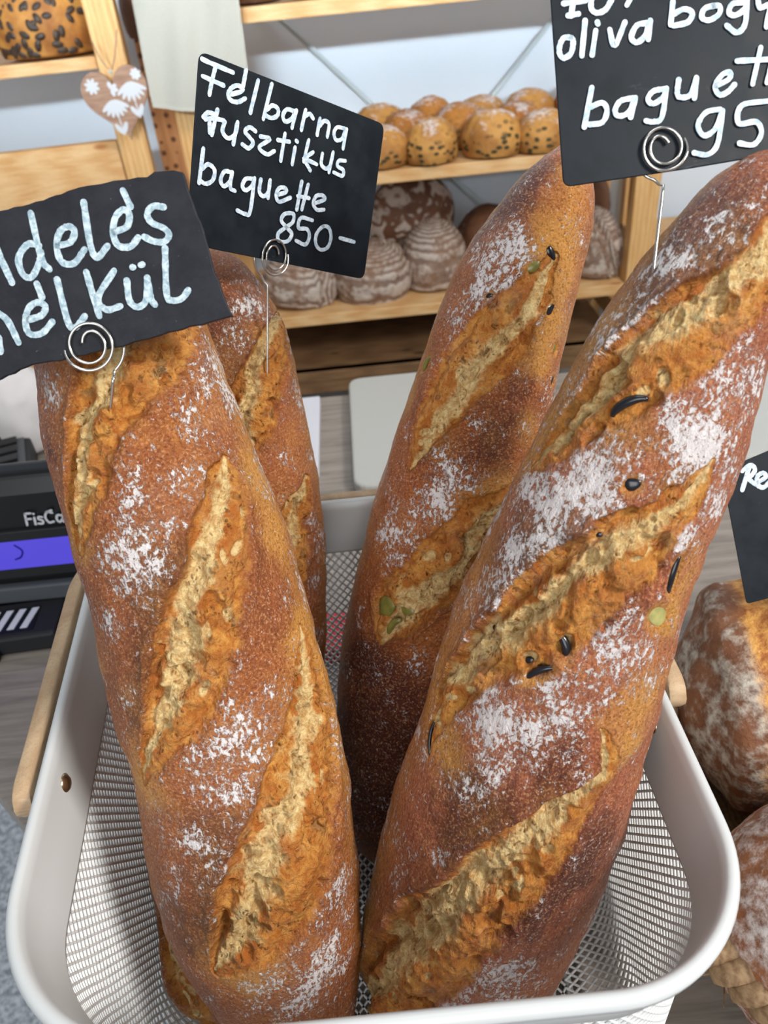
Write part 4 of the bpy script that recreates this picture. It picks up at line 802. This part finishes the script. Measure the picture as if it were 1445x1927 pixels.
def baguette(key, label, seed, lump, n=900, m=620):
    D = LOAVES[key]; pts = np.array(D['axis']); rng = np.random.default_rng(seed)
    A, r, e1, e2, s = loaf_frame(pts, n)
    u = np.linspace(-1, 1, m, endpoint=False); ph = np.pi * (.72 * u + .28 * u**3)         # denser towards the scored face
    c, sn = np.cos(ph)[None, :, None], np.sin(ph)[None, :, None]
    dirs = c * e1[:, None] + sn * e2[:, None]; P0 = A[:, None] + r[:, None, None] * dirs
    s2 = s[:, None] + 0 * ph[None]; rr = np.maximum(np.interp(s, s[::30], r[::30]), .012)[:, None]; a2 = ph[None] * rr
    q3 = P0 + 0.
    hgt = lump * fbm(q3 * 28, 3, seed) + .0006 * fbm(q3 * 130, 3, seed + 5)
    warp_s = .0035 * fbm(q3 * 60, 4, seed + 20) + .0012 * fbm(q3 * 240, 3, seed + 21); warp_a = .0035 * fbm(q3 * 60, 4, seed + 30) + .0012 * fbm(q3 * 240, 3, seed + 31)
    score = np.zeros_like(s2); crumb = np.zeros_like(s2); shade = np.zeros_like(s2); disp = hgt
    for kk, sc in enumerate(D['scores']):
        sc = np.array(sc); cs = np.column_stack([sc[:, 0], sc[:, 1] * np.interp(sc[:, 0], s, rr[:, 0]), sc[:, 2]])
        # fine polyline
        t = np.linspace(0, len(cs) - 1, len(cs) * 8); pl = np.column_stack([np.interp(t, np.arange(len(cs)), cs[:, d]) for d in range(3)])
        i0, i1 = np.searchsorted(s, pl[:, 0].min() - .03), np.searchsorted(s, pl[:, 0].max() + .03)
        qs, qa = (s2 + warp_s)[i0:i1], (a2 + warp_a)[i0:i1]
        best = np.full(qs.shape, 1e9); bd = np.zeros(qs.shape); bt = np.zeros(qs.shape)
        for j in range(len(pl) - 1):
            d = pl[j + 1, :2] - pl[j, :2]; L2 = d @ d + 1e-12; w0, w1 = pl[j, 2], pl[j + 1, 2]
            tt = np.clip(((qs - pl[j, 0]) * d[0] + (qa - pl[j, 1]) * d[1]) / L2, 0, 1)
            dx, dy = qs - pl[j, 0] - tt * d[0], qa - pl[j, 1] - tt * d[1]; dist = np.sqrt(dx * dx + dy * dy); w = np.maximum(w0 + (w1 - w0) * tt, .0006)
            side = np.sign(d[0] * dy - d[1] * dx); nb = dist / w
            up = nb < best; best = np.where(up, nb, best); bd = np.where(up, side * nb, bd); bt = np.where(up, w, bt)
        x = bd; ax = np.abs(x); dep = np.minimum(bt, .014)
        low = fbm(q3[i0:i1] * 45, 3, seed + 80 + kk); mid = fbm(q3[i0:i1] * 95, 4, seed + 40 + kk); f = mid; f2 = fbm(q3[i0:i1] * 300, 4, seed + 60 + kk)
        x = x * SIDE[key]; ax = np.abs(x)                 # x<0: clean torn lip, x>0: ragged side that fades into the crust
        axw = ax + .16 * low + .10 * mid
        msk = np.where(x < 0, sstep(1.10, .92, axw), sstep(1.22, .62, axw))
        ridge = np.exp(-((axw - 1.12) / .14)**2) * (x < 0) + .55 * np.exp(-((axw - 1.15) / .22)**2) * (x > 0); g0 = .25 + .75 * sstep(-.25, .35, low)
        hm = sstep(1.2, .85, axw)
        prof = -.34 * np.exp(-((x + .80) / .22)**2) - .16 * np.exp(-((x - .80) / .2)**2) + .10 * np.sqrt(np.clip(1 - ax**2, 0, 1)) - .30 * np.exp(-((x + .30 + .5 * low) / .26)**2)
        pit = -.26 * sstep(.12, .5, fbm(q3[i0:i1] * 130, 2, seed + 120 + kk))
        dd = dep * (prof * hm + ridge * .15 * g0 + hm * (.15 * f + .08 * f2 + .22 * low + pit))
        disp[i0:i1] += dd
        score[i0:i1] = np.maximum(score[i0:i1], msk); cm = msk * (.80 * np.exp(-((x + .32 + .5 * low) / .36)**2) + .12); crumb[i0:i1] = np.maximum(crumb[i0:i1], cm)
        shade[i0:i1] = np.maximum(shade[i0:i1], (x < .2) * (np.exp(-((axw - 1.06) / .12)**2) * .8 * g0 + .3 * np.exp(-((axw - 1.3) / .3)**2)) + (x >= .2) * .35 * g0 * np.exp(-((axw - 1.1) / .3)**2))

        # torn gas bubbles in the open crumb
        slen = np.linalg.norm(np.diff(pl[:, :2], axis=0), axis=1).sum()
        for q in range(int(slen / .0032)):
            j = int(rng.uniform(.06, .94) * (len(pl) - 1)); big = q % 4 == 0; dv = pl[min(j + 1, len(pl) - 1), :2] - pl[j - 1, :2]; dv = dv / (np.linalg.norm(dv) + 1e-9)
            lat = rng.normal(0, .42) * pl[j, 2]; c0 = pl[j, 0] - dv[1] * lat; c1 = pl[j, 1] + dv[0] * lat
            ra = min(rng.uniform(.0018, .0038) if big else rng.uniform(.0006, .0014), pl[j, 2] * .45); rb = ra * rng.uniform(.45, .75); aa = rng.normal(0, .5)
            j0, j1 = np.searchsorted(s, c0 - .008), np.searchsorted(s, c0 + .008); ds, da = (s2 + .25 * warp_s)[j0:j1] - c0, (a2 + .25 * warp_a)[j0:j1] - c1
            ux, uy = dv[0] * math.cos(aa) - dv[1] * math.sin(aa), dv[0] * math.sin(aa) + dv[1] * math.cos(aa); d = np.sqrt(((ds * ux + da * uy) / ra)**2 + ((-ds * uy + da * ux) / rb)**2)
            k = sstep(1.15, .55, d) * score[j0:j1]; disp[j0:j1] -= k * rb * .85; disp[j0:j1] += .12 * rb * np.exp(-((d - 1.25) / .22)**2) * score[j0:j1]
            crumb[j0:j1] = np.clip(crumb[j0:j1] + k * (.55 if big else .1), 0, 1.2)

    glow = np.zeros_like(s2)
    for sc in D['scores']:
        for (cs, cp, w) in sc: ca = cp * np.interp(cs, s, rr[:, 0]); glow = np.maximum(glow, min(1, w / .006) * np.exp(-(((s2 - cs) / (w + .011))**2 + ((a2 - ca - SIDE[key] * w * .8) / (w + .004))**2)))

    def spots(L):
        o = np.zeros_like(s2)
        for cs, cp, rad, am in L:
            ca = cp * np.interp(cs, s, rr[:, 0]); d2 = ((s2 + 2 * warp_s - cs)**2 + (a2 + 2 * warp_a - ca)**2) / rad**2; o = 1 - (1 - o) * (1 - .95 * am * np.exp(-.75 * d2))
        return o
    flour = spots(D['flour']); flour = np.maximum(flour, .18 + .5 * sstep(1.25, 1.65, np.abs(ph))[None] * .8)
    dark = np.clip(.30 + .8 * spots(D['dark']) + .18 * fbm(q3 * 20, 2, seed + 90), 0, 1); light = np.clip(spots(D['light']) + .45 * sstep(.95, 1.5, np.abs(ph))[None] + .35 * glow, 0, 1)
    for cs, cp, ha, hb, an, ck in D['olives']:
        ca = cp * np.interp(cs, s, rr[:, 0]); dx, dy = s2 - cs, a2 - ca; d = np.sqrt(((dx * math.cos(an) + dy * math.sin(an)) / (ha * 1.25))**2 + ((-dx * math.sin(an) + dy * math.cos(an)) / (hb * 1.5))**2)
        disp += -.0022 * np.exp(-(d / .85)**2) * min(1, hb / .0012) + .0003 * np.exp(-((d - 1.35) / .4)**2); light = np.maximum(light, .55 * np.exp(-((d - .9) / .7)**2)); flour = flour * (1 - .8 * np.exp(-(d / 1.3)**4))
    P = P0 + dirs * disp[..., None] * np.minimum(1, r / .012)[:, None, None]
    base = A[0]; V = np.vstack([P.reshape(-1, 3)]) - base
    me = np_mesh('baguette', V, grid_faces(n, m)[:, ::-1])
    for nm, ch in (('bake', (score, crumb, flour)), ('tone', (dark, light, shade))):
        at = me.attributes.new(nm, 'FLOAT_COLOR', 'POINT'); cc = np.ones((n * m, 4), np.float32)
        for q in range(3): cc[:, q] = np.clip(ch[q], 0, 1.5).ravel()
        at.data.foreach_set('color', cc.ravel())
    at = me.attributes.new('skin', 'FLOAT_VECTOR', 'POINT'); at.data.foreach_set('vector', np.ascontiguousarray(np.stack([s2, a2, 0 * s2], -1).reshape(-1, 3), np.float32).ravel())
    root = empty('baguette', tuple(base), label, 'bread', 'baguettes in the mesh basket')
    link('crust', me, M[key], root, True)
    for q, (cs, cp, ha, hb, an, ck) in enumerate(D['olives']):
        ha *= 1.2; hb *= 1.3 if ck != 'l' else 1.1
        i = int(np.searchsorted(s, cs)); j = int(np.argmin(np.abs(ph - cp))); p = P[i, j] - base; nn = Vector(dirs[i, j]); ts = Vector(np.gradient(A, axis=0)[i]).normalized(); ta = nn.cross(ts) if False else ts.cross(nn) * -1
        ta = Vector(-math.sin(cp) * e1[i] + math.cos(cp) * e2[i]); d1 = ts * math.cos(an) + ta * math.sin(an); d2 = nn.cross(d1).normalized(); d1 = d2.cross(nn).normalized()
        b = MB(); K, L = 14, 12
        if ha > .0035 and hb < ha * .55:                      # a curved slice of olive seen edge-on
            pts = []
            for z in range(13):
                w = -1.25 + 2.5 * z / 12; pts.append(Vector(p) + d1 * ha * math.sin(w) / .95 + d2 * hb * .9 * (math.cos(w) - .65) * 1.3 + nn * (.0009 + .0008 * math.cos(w)))
            b.tube(pts, [hb * .62 * (.35 + .65 * math.sin(math.pi * (z + .6) / 13.2)) for z in range(13)], 10)
        else:
            v = []
            for y in range(L + 1):
                for z in range(K):
                    th, f_ = math.pi * y / L, 2 * math.pi * z / K; w = 1 + .12 * math.sin(3 * f_ + q) * math.sin(th)
                    v.append(Vector(p) + d1 * ha * w * math.sin(th) * math.cos(f_) + d2 * hb * w * math.sin(th) * math.sin(f_) + nn * (.0009 + hb * (.42 if ck != 'l' else .22) * math.cos(th)))
            b.add(v, [(y * K + z, y * K + (z + 1) % K, (y + 1) * K + (z + 1) % K, (y + 1) * K + z) for y in range(L) for z in range(K)])
        tag(b.build('olive_piece', M[{'k': 'olive_black', 'g': 'olive_green', 'l': 'olive_pale'}[ck]], root, True), {'k': 'black olive piece', 'g': 'green olive piece', 'l': 'pale green olive piece'}[ck])
    return root


baguette('FL', 'front left baguette with three wide open scores, nearest the camera on the left', 3, .0022)
baguette('BL', 'back left baguette standing behind the nearest left one, under the tall price card', 5, .002, 700, 420)
baguette('BR', 'glossy olive baguette at the back, with the dark rounded tip beside the white tray', 7, .002)
baguette('FR', 'large floured olive baguette leaning to the right, with black olives and deep scores', 9, .0025)


# ---------------------------------------------------------------- price cards and wire clips
def smooth_line(p, k=6):
    p = np.array(p, float)
    if len(p) < 3: return [tuple(p[0] + (p[-1] - p[0]) * t) for t in np.linspace(0, 1, 5)]
    q = np.vstack([2 * p[0] - p[1], p, 2 * p[-1] - p[-2]]) if np.linalg.norm(p[0] - p[-1]) > 1e-6 else np.vstack([p[-2], p, p[1]]); o = []
    for i in range(1, len(q) - 2):
        for t in np.linspace(0, 1, k, endpoint=False):
            a, b_, c, d = q[i - 1:i + 3]; o.append(tuple(.5 * (2 * b_ + (c - a) * t + (2 * a - 5 * b_ + 4 * c - d) * t * t + (3 * b_ - a - 3 * c + d) * t**3)))
    return o + [tuple(p[-1])]


def stroke(b, line, w, z, rnd):
    P = np.array(smooth_line(line)); n = len(P); T = np.gradient(P, axis=0); T /= np.linalg.norm(T, axis=1)[:, None] + 1e-9; Nn = np.stack([-T[:, 1], T[:, 0]], 1)
    wid = np.array([w / 2 * (1 + rnd.uniform(-.10, .10)) for _ in P])[:, None]
    L = P + Nn * wid; R = P - Nn * wid
    cap0 = [P[0] + (-T[0] * math.sin(a) + Nn[0] * math.cos(a)) * wid[0] for a in np.linspace(0, math.pi, 6)[1:-1]]
    cap1 = [P[-1] + (T[-1] * math.sin(a) - Nn[-1] * math.cos(a)) * wid[-1] for a in np.linspace(0, math.pi, 6)[1:-1]]
    v = [(x, y, q) for q in (z, z - .00025) for x, y in list(L) + list(R)]; f = []
    for i in range(n - 1):
        f.append((n + i, n + i + 1, i + 1, i)); f.append((i, i + 1, 2 * n + i + 1, 2 * n + i)); f.append((n + i + 1, n + i, 3 * n + i, 3 * n + i + 1))
    b.add(v, f)
    for c, (a, d) in ((cap0, (L[0], R[0])), (cap1, (R[-1], L[-1]))):
        pts = [a] + c + [d]; b.add([(x, y, z) for x, y in pts], [tuple(range(len(pts)))])


def rounded(poly, r):
    o = []; n = len(poly)
    for i in range(n):
        p, a, c = Vector(poly[i]), Vector(poly[i - 1]), Vector(poly[(i + 1) % n]); u = (a - p).normalized() * r; w = (c - p).normalized() * r
        for t in np.linspace(0, 1, 6): o.append(tuple((p + u) * (1 - t)**2 + 2 * p * t * (1 - t) + (p + w) * t * t))
    return o


def card(key, label, mat, ink, round_r, thick, wscale=.92):
    G = SIGNS[key]; F = Matrix.Identity(4)
    for i in range(3): F[i][0], F[i][1], F[i][2], F[i][3] = G['ex'][i], G['ey'][i], G['n'][i], G['o'][i]
    root = empty('price_card', G['o'], label, 'sign'); root.matrix_world = F
    poly = G['poly']; A = sum(poly[i - 1][0] * poly[i][1] - poly[i][0] * poly[i - 1][1] for i in range(len(poly)))
    if A < 0: poly = poly[::-1]
    if round_r: poly = rounded(poly, round_r)
    else:                                             # chipped slate edge
        q = []; rnd = random.Random(8)
        for i in range(len(poly)):
            a, c = poly[i], poly[(i + 1) % len(poly)]; L = math.hypot(c[0] - a[0], c[1] - a[1]); k = max(1, int(L / .002))
            for t in range(k): q.append((a[0] + (c[0] - a[0]) * t / k + rnd.uniform(-.00022, .00022), a[1] + (c[1] - a[1]) * t / k + rnd.uniform(-.00022, .00022)))
        poly = q
    b = MB(); b.prism(poly, -thick, 0); pn = b.build('panel', mat, root, bevel=.0003)
    b = MB(); rnd = random.Random(5)
    for k, s in enumerate(G['strokes']): stroke(b, s, G['w'] * wscale, .0003 + .00001 * k, rnd)
    b.build('lettering', ink, pn)
    return G, F


def clip(label, G, F, foot, c, R, squash=1., lean=0., turns=2.45, start=.6, thick=.0012, w=.0005, sgn=1):
    """coil of wire that pinches the card, on a spike stuck in the loaf"""
    pts = []; n = 150
    for i in range(n + 1):
        t = i / n; a = start + sgn * 2 * math.pi * turns * t; r = R * (.40 + .60 * t) * (.55 + .45 * sstep(0, .10, t)); z = .0011 if t < .70 else .0011 - (.0022 + thick) * sstep(.70, .80, t)
        pts.append(F @ Vector((c[0] + r * math.cos(a), c[1] + r * math.sin(a) * squash, float(z))))
    last = F.inverted() @ pts[-1]; foot = Vector(foot); neck = F @ Vector((c[0] + lean * R, c[1] - R * squash * 1.22, -.0005))
    m = (pts[-1] + neck) / 2 + (F.to_3x3() @ Vector((0, -R * .06, 0)))
    line = pts + [m, neck]
    d = (foot - neck).normalized(); line += [neck + d * .002] + [neck.lerp(foot, t) for t in (.4, .7, 1)] + [foot + d * .012]
    root = empty('wire_clip', tuple(foot), label, 'card holder', 'coiled wire card clips')
    b = MB(); b.tube([p - foot for p in line], w, 8); b.build('wire', M['chrome'], root, True)


G, F = card('felbarna', 'tall black price card with white handwriting and the price 850, over the back left baguette', M['board'], M['paint'], .004, .0008)
CF = G['coil'][0]
clip('coiled wire clip pinching the tall 850 price card, stuck in the back left baguette', G, F, STAKES['felbarna'], CF, .0092, 1.12, -.1, 2.6, .5, .0008)
G, F = card('slate', 'chipped dark slate sign with grey-blue handwriting, at the left over the front left baguette', M['slate'], M['marker'], 0, .0022)
clip('coiled wire clip under the slate sign, stuck in the front left baguette', G, F, STAKES['slate'], G['coil'][0], .0100, 1.0, .35, 2.6, 2.6, .0022, sgn=-1)
G, F = card('olive', 'large black price board with white handwriting cut by the top right corner of the photo', M['board'], M['paint'], .003, .0008)
clip('long-spiked wire clip under the large right price board, in the floured olive baguette', G, F, STAKES['olive'], G['coil'][0], .0090, 1.0, -.1, 2.6, .6, .0008)
card('small', 'small black price card at the right edge above the round dark loaf', M['board'], M['paint'], .002, .0008)

# ---------------------------------------------------------------- right: straw basket with two dark loaves
wb = empty('straw_basket', (.315, .215, .90), 'braided straw basket at the right edge holding two dark loaves', 'basket')


def braid(rx, ry, z, r, strands, freq, n=420, name='braid'):
    b = MB()
    for k in range(strands):
        p = []
        for i in range(n):
            a = 2 * math.pi * i / n; q = freq * a + 2 * math.pi * k / strands; rr = r * .75 * math.cos(q); p.append(((rx + rr) * math.cos(a), (ry + rr) * math.sin(a), z + r * .75 * math.sin(q)))
        b.tube(p, r * .62, 6, True)
    return b


b = MB(); b.lathe([(.001, .004), (.150, .004), (.172, .03), (.182, .052), (.186, .052), (.176, .028), (.155, .0), (.001, .0)], (0, 0, .001), 64, 1.06, .80); b.build('bowl', M['wicker'], wb, True)
braid(.196, .150, .052, .011, 3, 34).build('rim', M['wicker'], wb, True)
braid(.186, .140, .030, .010, 3, 34).build('coil', M['wicker'], wb, True)
braid(.170, .126, .012, .010, 3, 34).build('coil', M['wicker'], wb, True)
b = MB(); rs = random.Random(6)
for i in range(60):
    a = math.pi + rs.uniform(-.2, 1.1); x, y, z = .2 * math.cos(a), .155 * math.sin(a), rs.uniform(.03, .06); d = Vector((rs.uniform(-1, 1), rs.uniform(-1, .6), rs.uniform(-.9, .4))).normalized() * rs.uniform(.008, .022); p = Vector((x, y, z))
    b.tube([p, p + d * .5 + Vector((0, 0, .001)), p + d], [.0004, .0005, .0002], 4)
tag(b.build('loose_straws', M['wicker'], wb), kind='stuff')
loaf('dark_loaf', 'round dark floured loaf with an orange split crust, farther one in the straw basket', M['dark_loaf'], (.252, .292, .912), (.094, .080, .085), 51, (0, 0, .2), .04, 'dark loaves in the straw basket', [((.9, -.35, .15), -.42, .15, .08)], flat_bottom=.5)
M['dark_loaf2'] = loaf_mat('floured_pinkish_crust', '96603c', '6e4029', 'ded4cf', .62, score='b06a2c', pscale=2.2)
loaf('dark_loaf', 'white-dusted brown loaf at the lower right, nearer one in the straw basket', M['dark_loaf2'], (.205, .160, .912), (.076, .062, .066), 52, (0, 0, -.1), .06, 'dark loaves in the straw basket', flat_bottom=.5)

# ---------------------------------------------------------------- left: till and clutter on the counter
tl = empty('fiscal_till', (-.37, .56, .90), 'black till with lit blue display at the left edge, below the slate sign', 'till')
b = MB(); prof = [(-.060, .018), (-.062, .042), (-.058, .116), (-.050, .130), (-.036, .133), (-.010, .110), (.02, .06), (.03, .018)]
n = len(prof); w = .19
b.add([(x, y, z) for x in (-w, w) for y, z in prof], [tuple(range(n)), tuple(range(n, 2 * n))[::-1]] + [(i, n + i, n + (i + 1) % n, (i + 1) % n) for i in range(n)])
hs = b.build('housing', M['black'], tl, bevel=.004, seg=3)
slab('base', (-.185, -.052, 0), (.185, .035, .018), M['black_matt'], tl, .003)
dsp = slab('display', (-.18, -.0635, .050), (.186, -.060, .077), M['display'], tl)
slab('display_bezel', (-.185, -.0632, .040), (.188, -.058, .086), M['black_matt'], tl, .001)
slab('front_ledge', (-.186, -.068, .018), (.186, -.055, .034), M['grey'], tl, .002)
b = MB(); rnd = random.Random(1)
word = [[[(0, 0), (.15, 1)], [(.15, 1), (.62, 1)], [(.09, .52), (.48, .52)]], [[(0, 0), (.1, .62)], [(.14, .9), (.15, .95)]], [[(.42, .58), (.15, .62), (.1, .42), (.36, .28), (.28, .02), (-.05, .05)]],
        [[(.75, .85), (.35, .95), (.08, .5), (.25, .05), (.62, .1)], [(.3, .95), (.75, 1.08)]], [[(.55, .55), (.2, .6), (.05, .25), (.2, .0), (.5, .25)], [(.6, .62), (.5, .0)]], [[(0, 0), (.1, .62)], [(.06, .4), (.25, .6), (.4, .58)]]]
x = .092
for lt, adv in zip(word, (.60, .26, .52, .78, .72, .5)):
    for s in lt: stroke(b, [(x + p[0] * .0098, p[1] * .0104) for p in s], .0018, .0, rnd)
    x += adv * .0109
Mw = Matrix.Translation((0, -.0618, .090)) @ Matrix.Rotation(math.pi / 2 - .05, 4, 'X'); b.v = [tuple(Mw @ Vector(p)) for p in b.v]; b.build('lettering', M['white_paint'], hs)
b = MB()
for s in ([(.0, .012), (.004, .006), (.001, .0), (-.004, -.002)],): stroke(b, [(.0765 + p[0], .0035 + p[1]) for p in s], .0016, 0, rnd)
Mw = Matrix.Translation((0, -.0638, .058)) @ Matrix.Rotation(math.pi / 2, 4, 'X'); b.v = [tuple(Mw @ Vector(p)) for p in b.v]; b.build('display_mark', flat('dark_blue_mark', '1c1490', .4), dsp)

tm = empty('card_terminal', (-.335, .470, .90), 'small black device with striped white label lying in front of the till', 'device', rz=.06)
slab('body', (-.08, -.022, .0), (.066, .022, .018), M['black_matt'], tm, .003)
lb = slab('label', (-.06, -.0155, .018), (.048, .012, .0188), M['black'], tm)
b = MB()
for i in range(10):
    q = -.055 + i * .0103; b.add([(q, -.013, .0193), (q + .0055, -.013, .0193), (q + .0098, .010, .0193), (q + .0043, .010, .0193), (q, -.013, .0188), (q + .0055, -.013, .0188), (q + .0098, .010, .0188), (q + .0043, .010, .0188)], [(0, 1, 2, 3), (4, 7, 6, 5), (0, 4, 5, 1), (1, 5, 6, 2), (2, 6, 7, 3), (3, 7, 4, 0)])
b.build('stripes', M['paper'], lb)
slab('foot', (-.075, -.030, .0), (.02, -.022, .008), M['black'], tm, .002)
b = MB(); b.tube([(-.40 + .012 * math.cos(q) + .006 * i / 14, .415 + .010 * math.sin(q), .9055 + .0006 * (i % 5)) for i, q in enumerate(np.linspace(0, 14, 90))], .0026, 7)
tag(b.build('coiled_cable', M['black_matt'], None, True), 'black coiled cable on the counter at the left edge below the striped device', 'cable')
b = MB(); b.lathe([(.001, 0), (.016, 0), (.019, .004), (.016, .011), (.001, .012)], (0, 0, 0), 24, 1.3, .7)
o = b.build('red_round_item', flat('dark_red_item', '6e151c', .45), None, True); o.location = (-.252, .490, .90); o.scale = (.62, .62, .62); tag(o, 'small unidentified dark red tin on the counter beside the striped device', 'item')  # stands for a small dark red thing of unknown kind
cal = empty('calculator', (-.435, .735, .90), 'dark desk calculator with rows of keys behind the till', 'calculator', rz=.35)
slab('case', (-.06, -.06, .0), (.06, .06, .030), M['black_matt'], cal, .004); slab('face', (-.054, -.054, .030), (.054, .054, .0315), M['grey'], cal, .001)
for i in range(4):
    for j in range(4): slab('key', (-.048 + i * .025, -.048 + j * .02, .0315), (-.028 + i * .025, -.034 + j * .02, .0355), M['black'], cal, .001)
o = slab('paper_packet', (-.06, -.05, 0), (.06, .05, .006), M['paper']); o.location = (-.335, .70, .90); o.rotation_euler.z = .4; tag(o, 'white printed paper packet lying behind the till', 'paper')
b = MB(); b.prism([(-.05, -.03), (.05, -.03), (.05, .03), (-.05, .03)], 0, .008); o = b.build('phone_case', M['black'], None, bevel=.003); o.location = (-.30, .668, .90); tag(o, 'flat black case lying directly behind the till', 'case')
o = link('paper_bag', blob(61, .05, .045, .075, .14, 40, 60), flat('crumpled_pale_bag', 'c9c5c4', .85), None, True); o.location = (-.405, .80, .90); tag(o, 'crumpled pale bag at the back of the counter below the slate sign', 'bag')

# ---------------------------------------------------------------- white things behind the basket
pp = [(-.075, -.115), (.30, -.115), (.30, .115), (-.075, .115)]
b = MB(); b.prism(rounded([(-.115, -.12), (.115, -.12), (.115, .12), (-.115, .12)], .018), 0, .014); o = b.build('plastic_tray', M['white_pl'], None, bevel=.003, seg=3); o.location = (.088, .74, .90); tag(o, 'white plastic tray with rounded corners behind the basket', 'tray')
o = slab('card_box', (-.06, -.08, 0), (.06, .08, .012), M['paper'], None, .001); o.location = (-.122, .745, .90); tag(o, 'white cardboard box left of the plastic tray, behind the back left baguette', 'box')
o = slab('red_box', (-.035, -.02, 0), (.035, .02, .016), M['red'], None, .002); o.location = (-.045, .425, .90); tag(o, 'small red and white box seen through the back mesh of the basket', 'box')
o = slab('cooler_box', (-.14, -.12, 0), (.14, .12, .03), M['white_pl'], None, .004); o.location = (.41, .70, .90); tag(o, 'white slab at the back right of the counter, behind the olive baguettes', 'box')
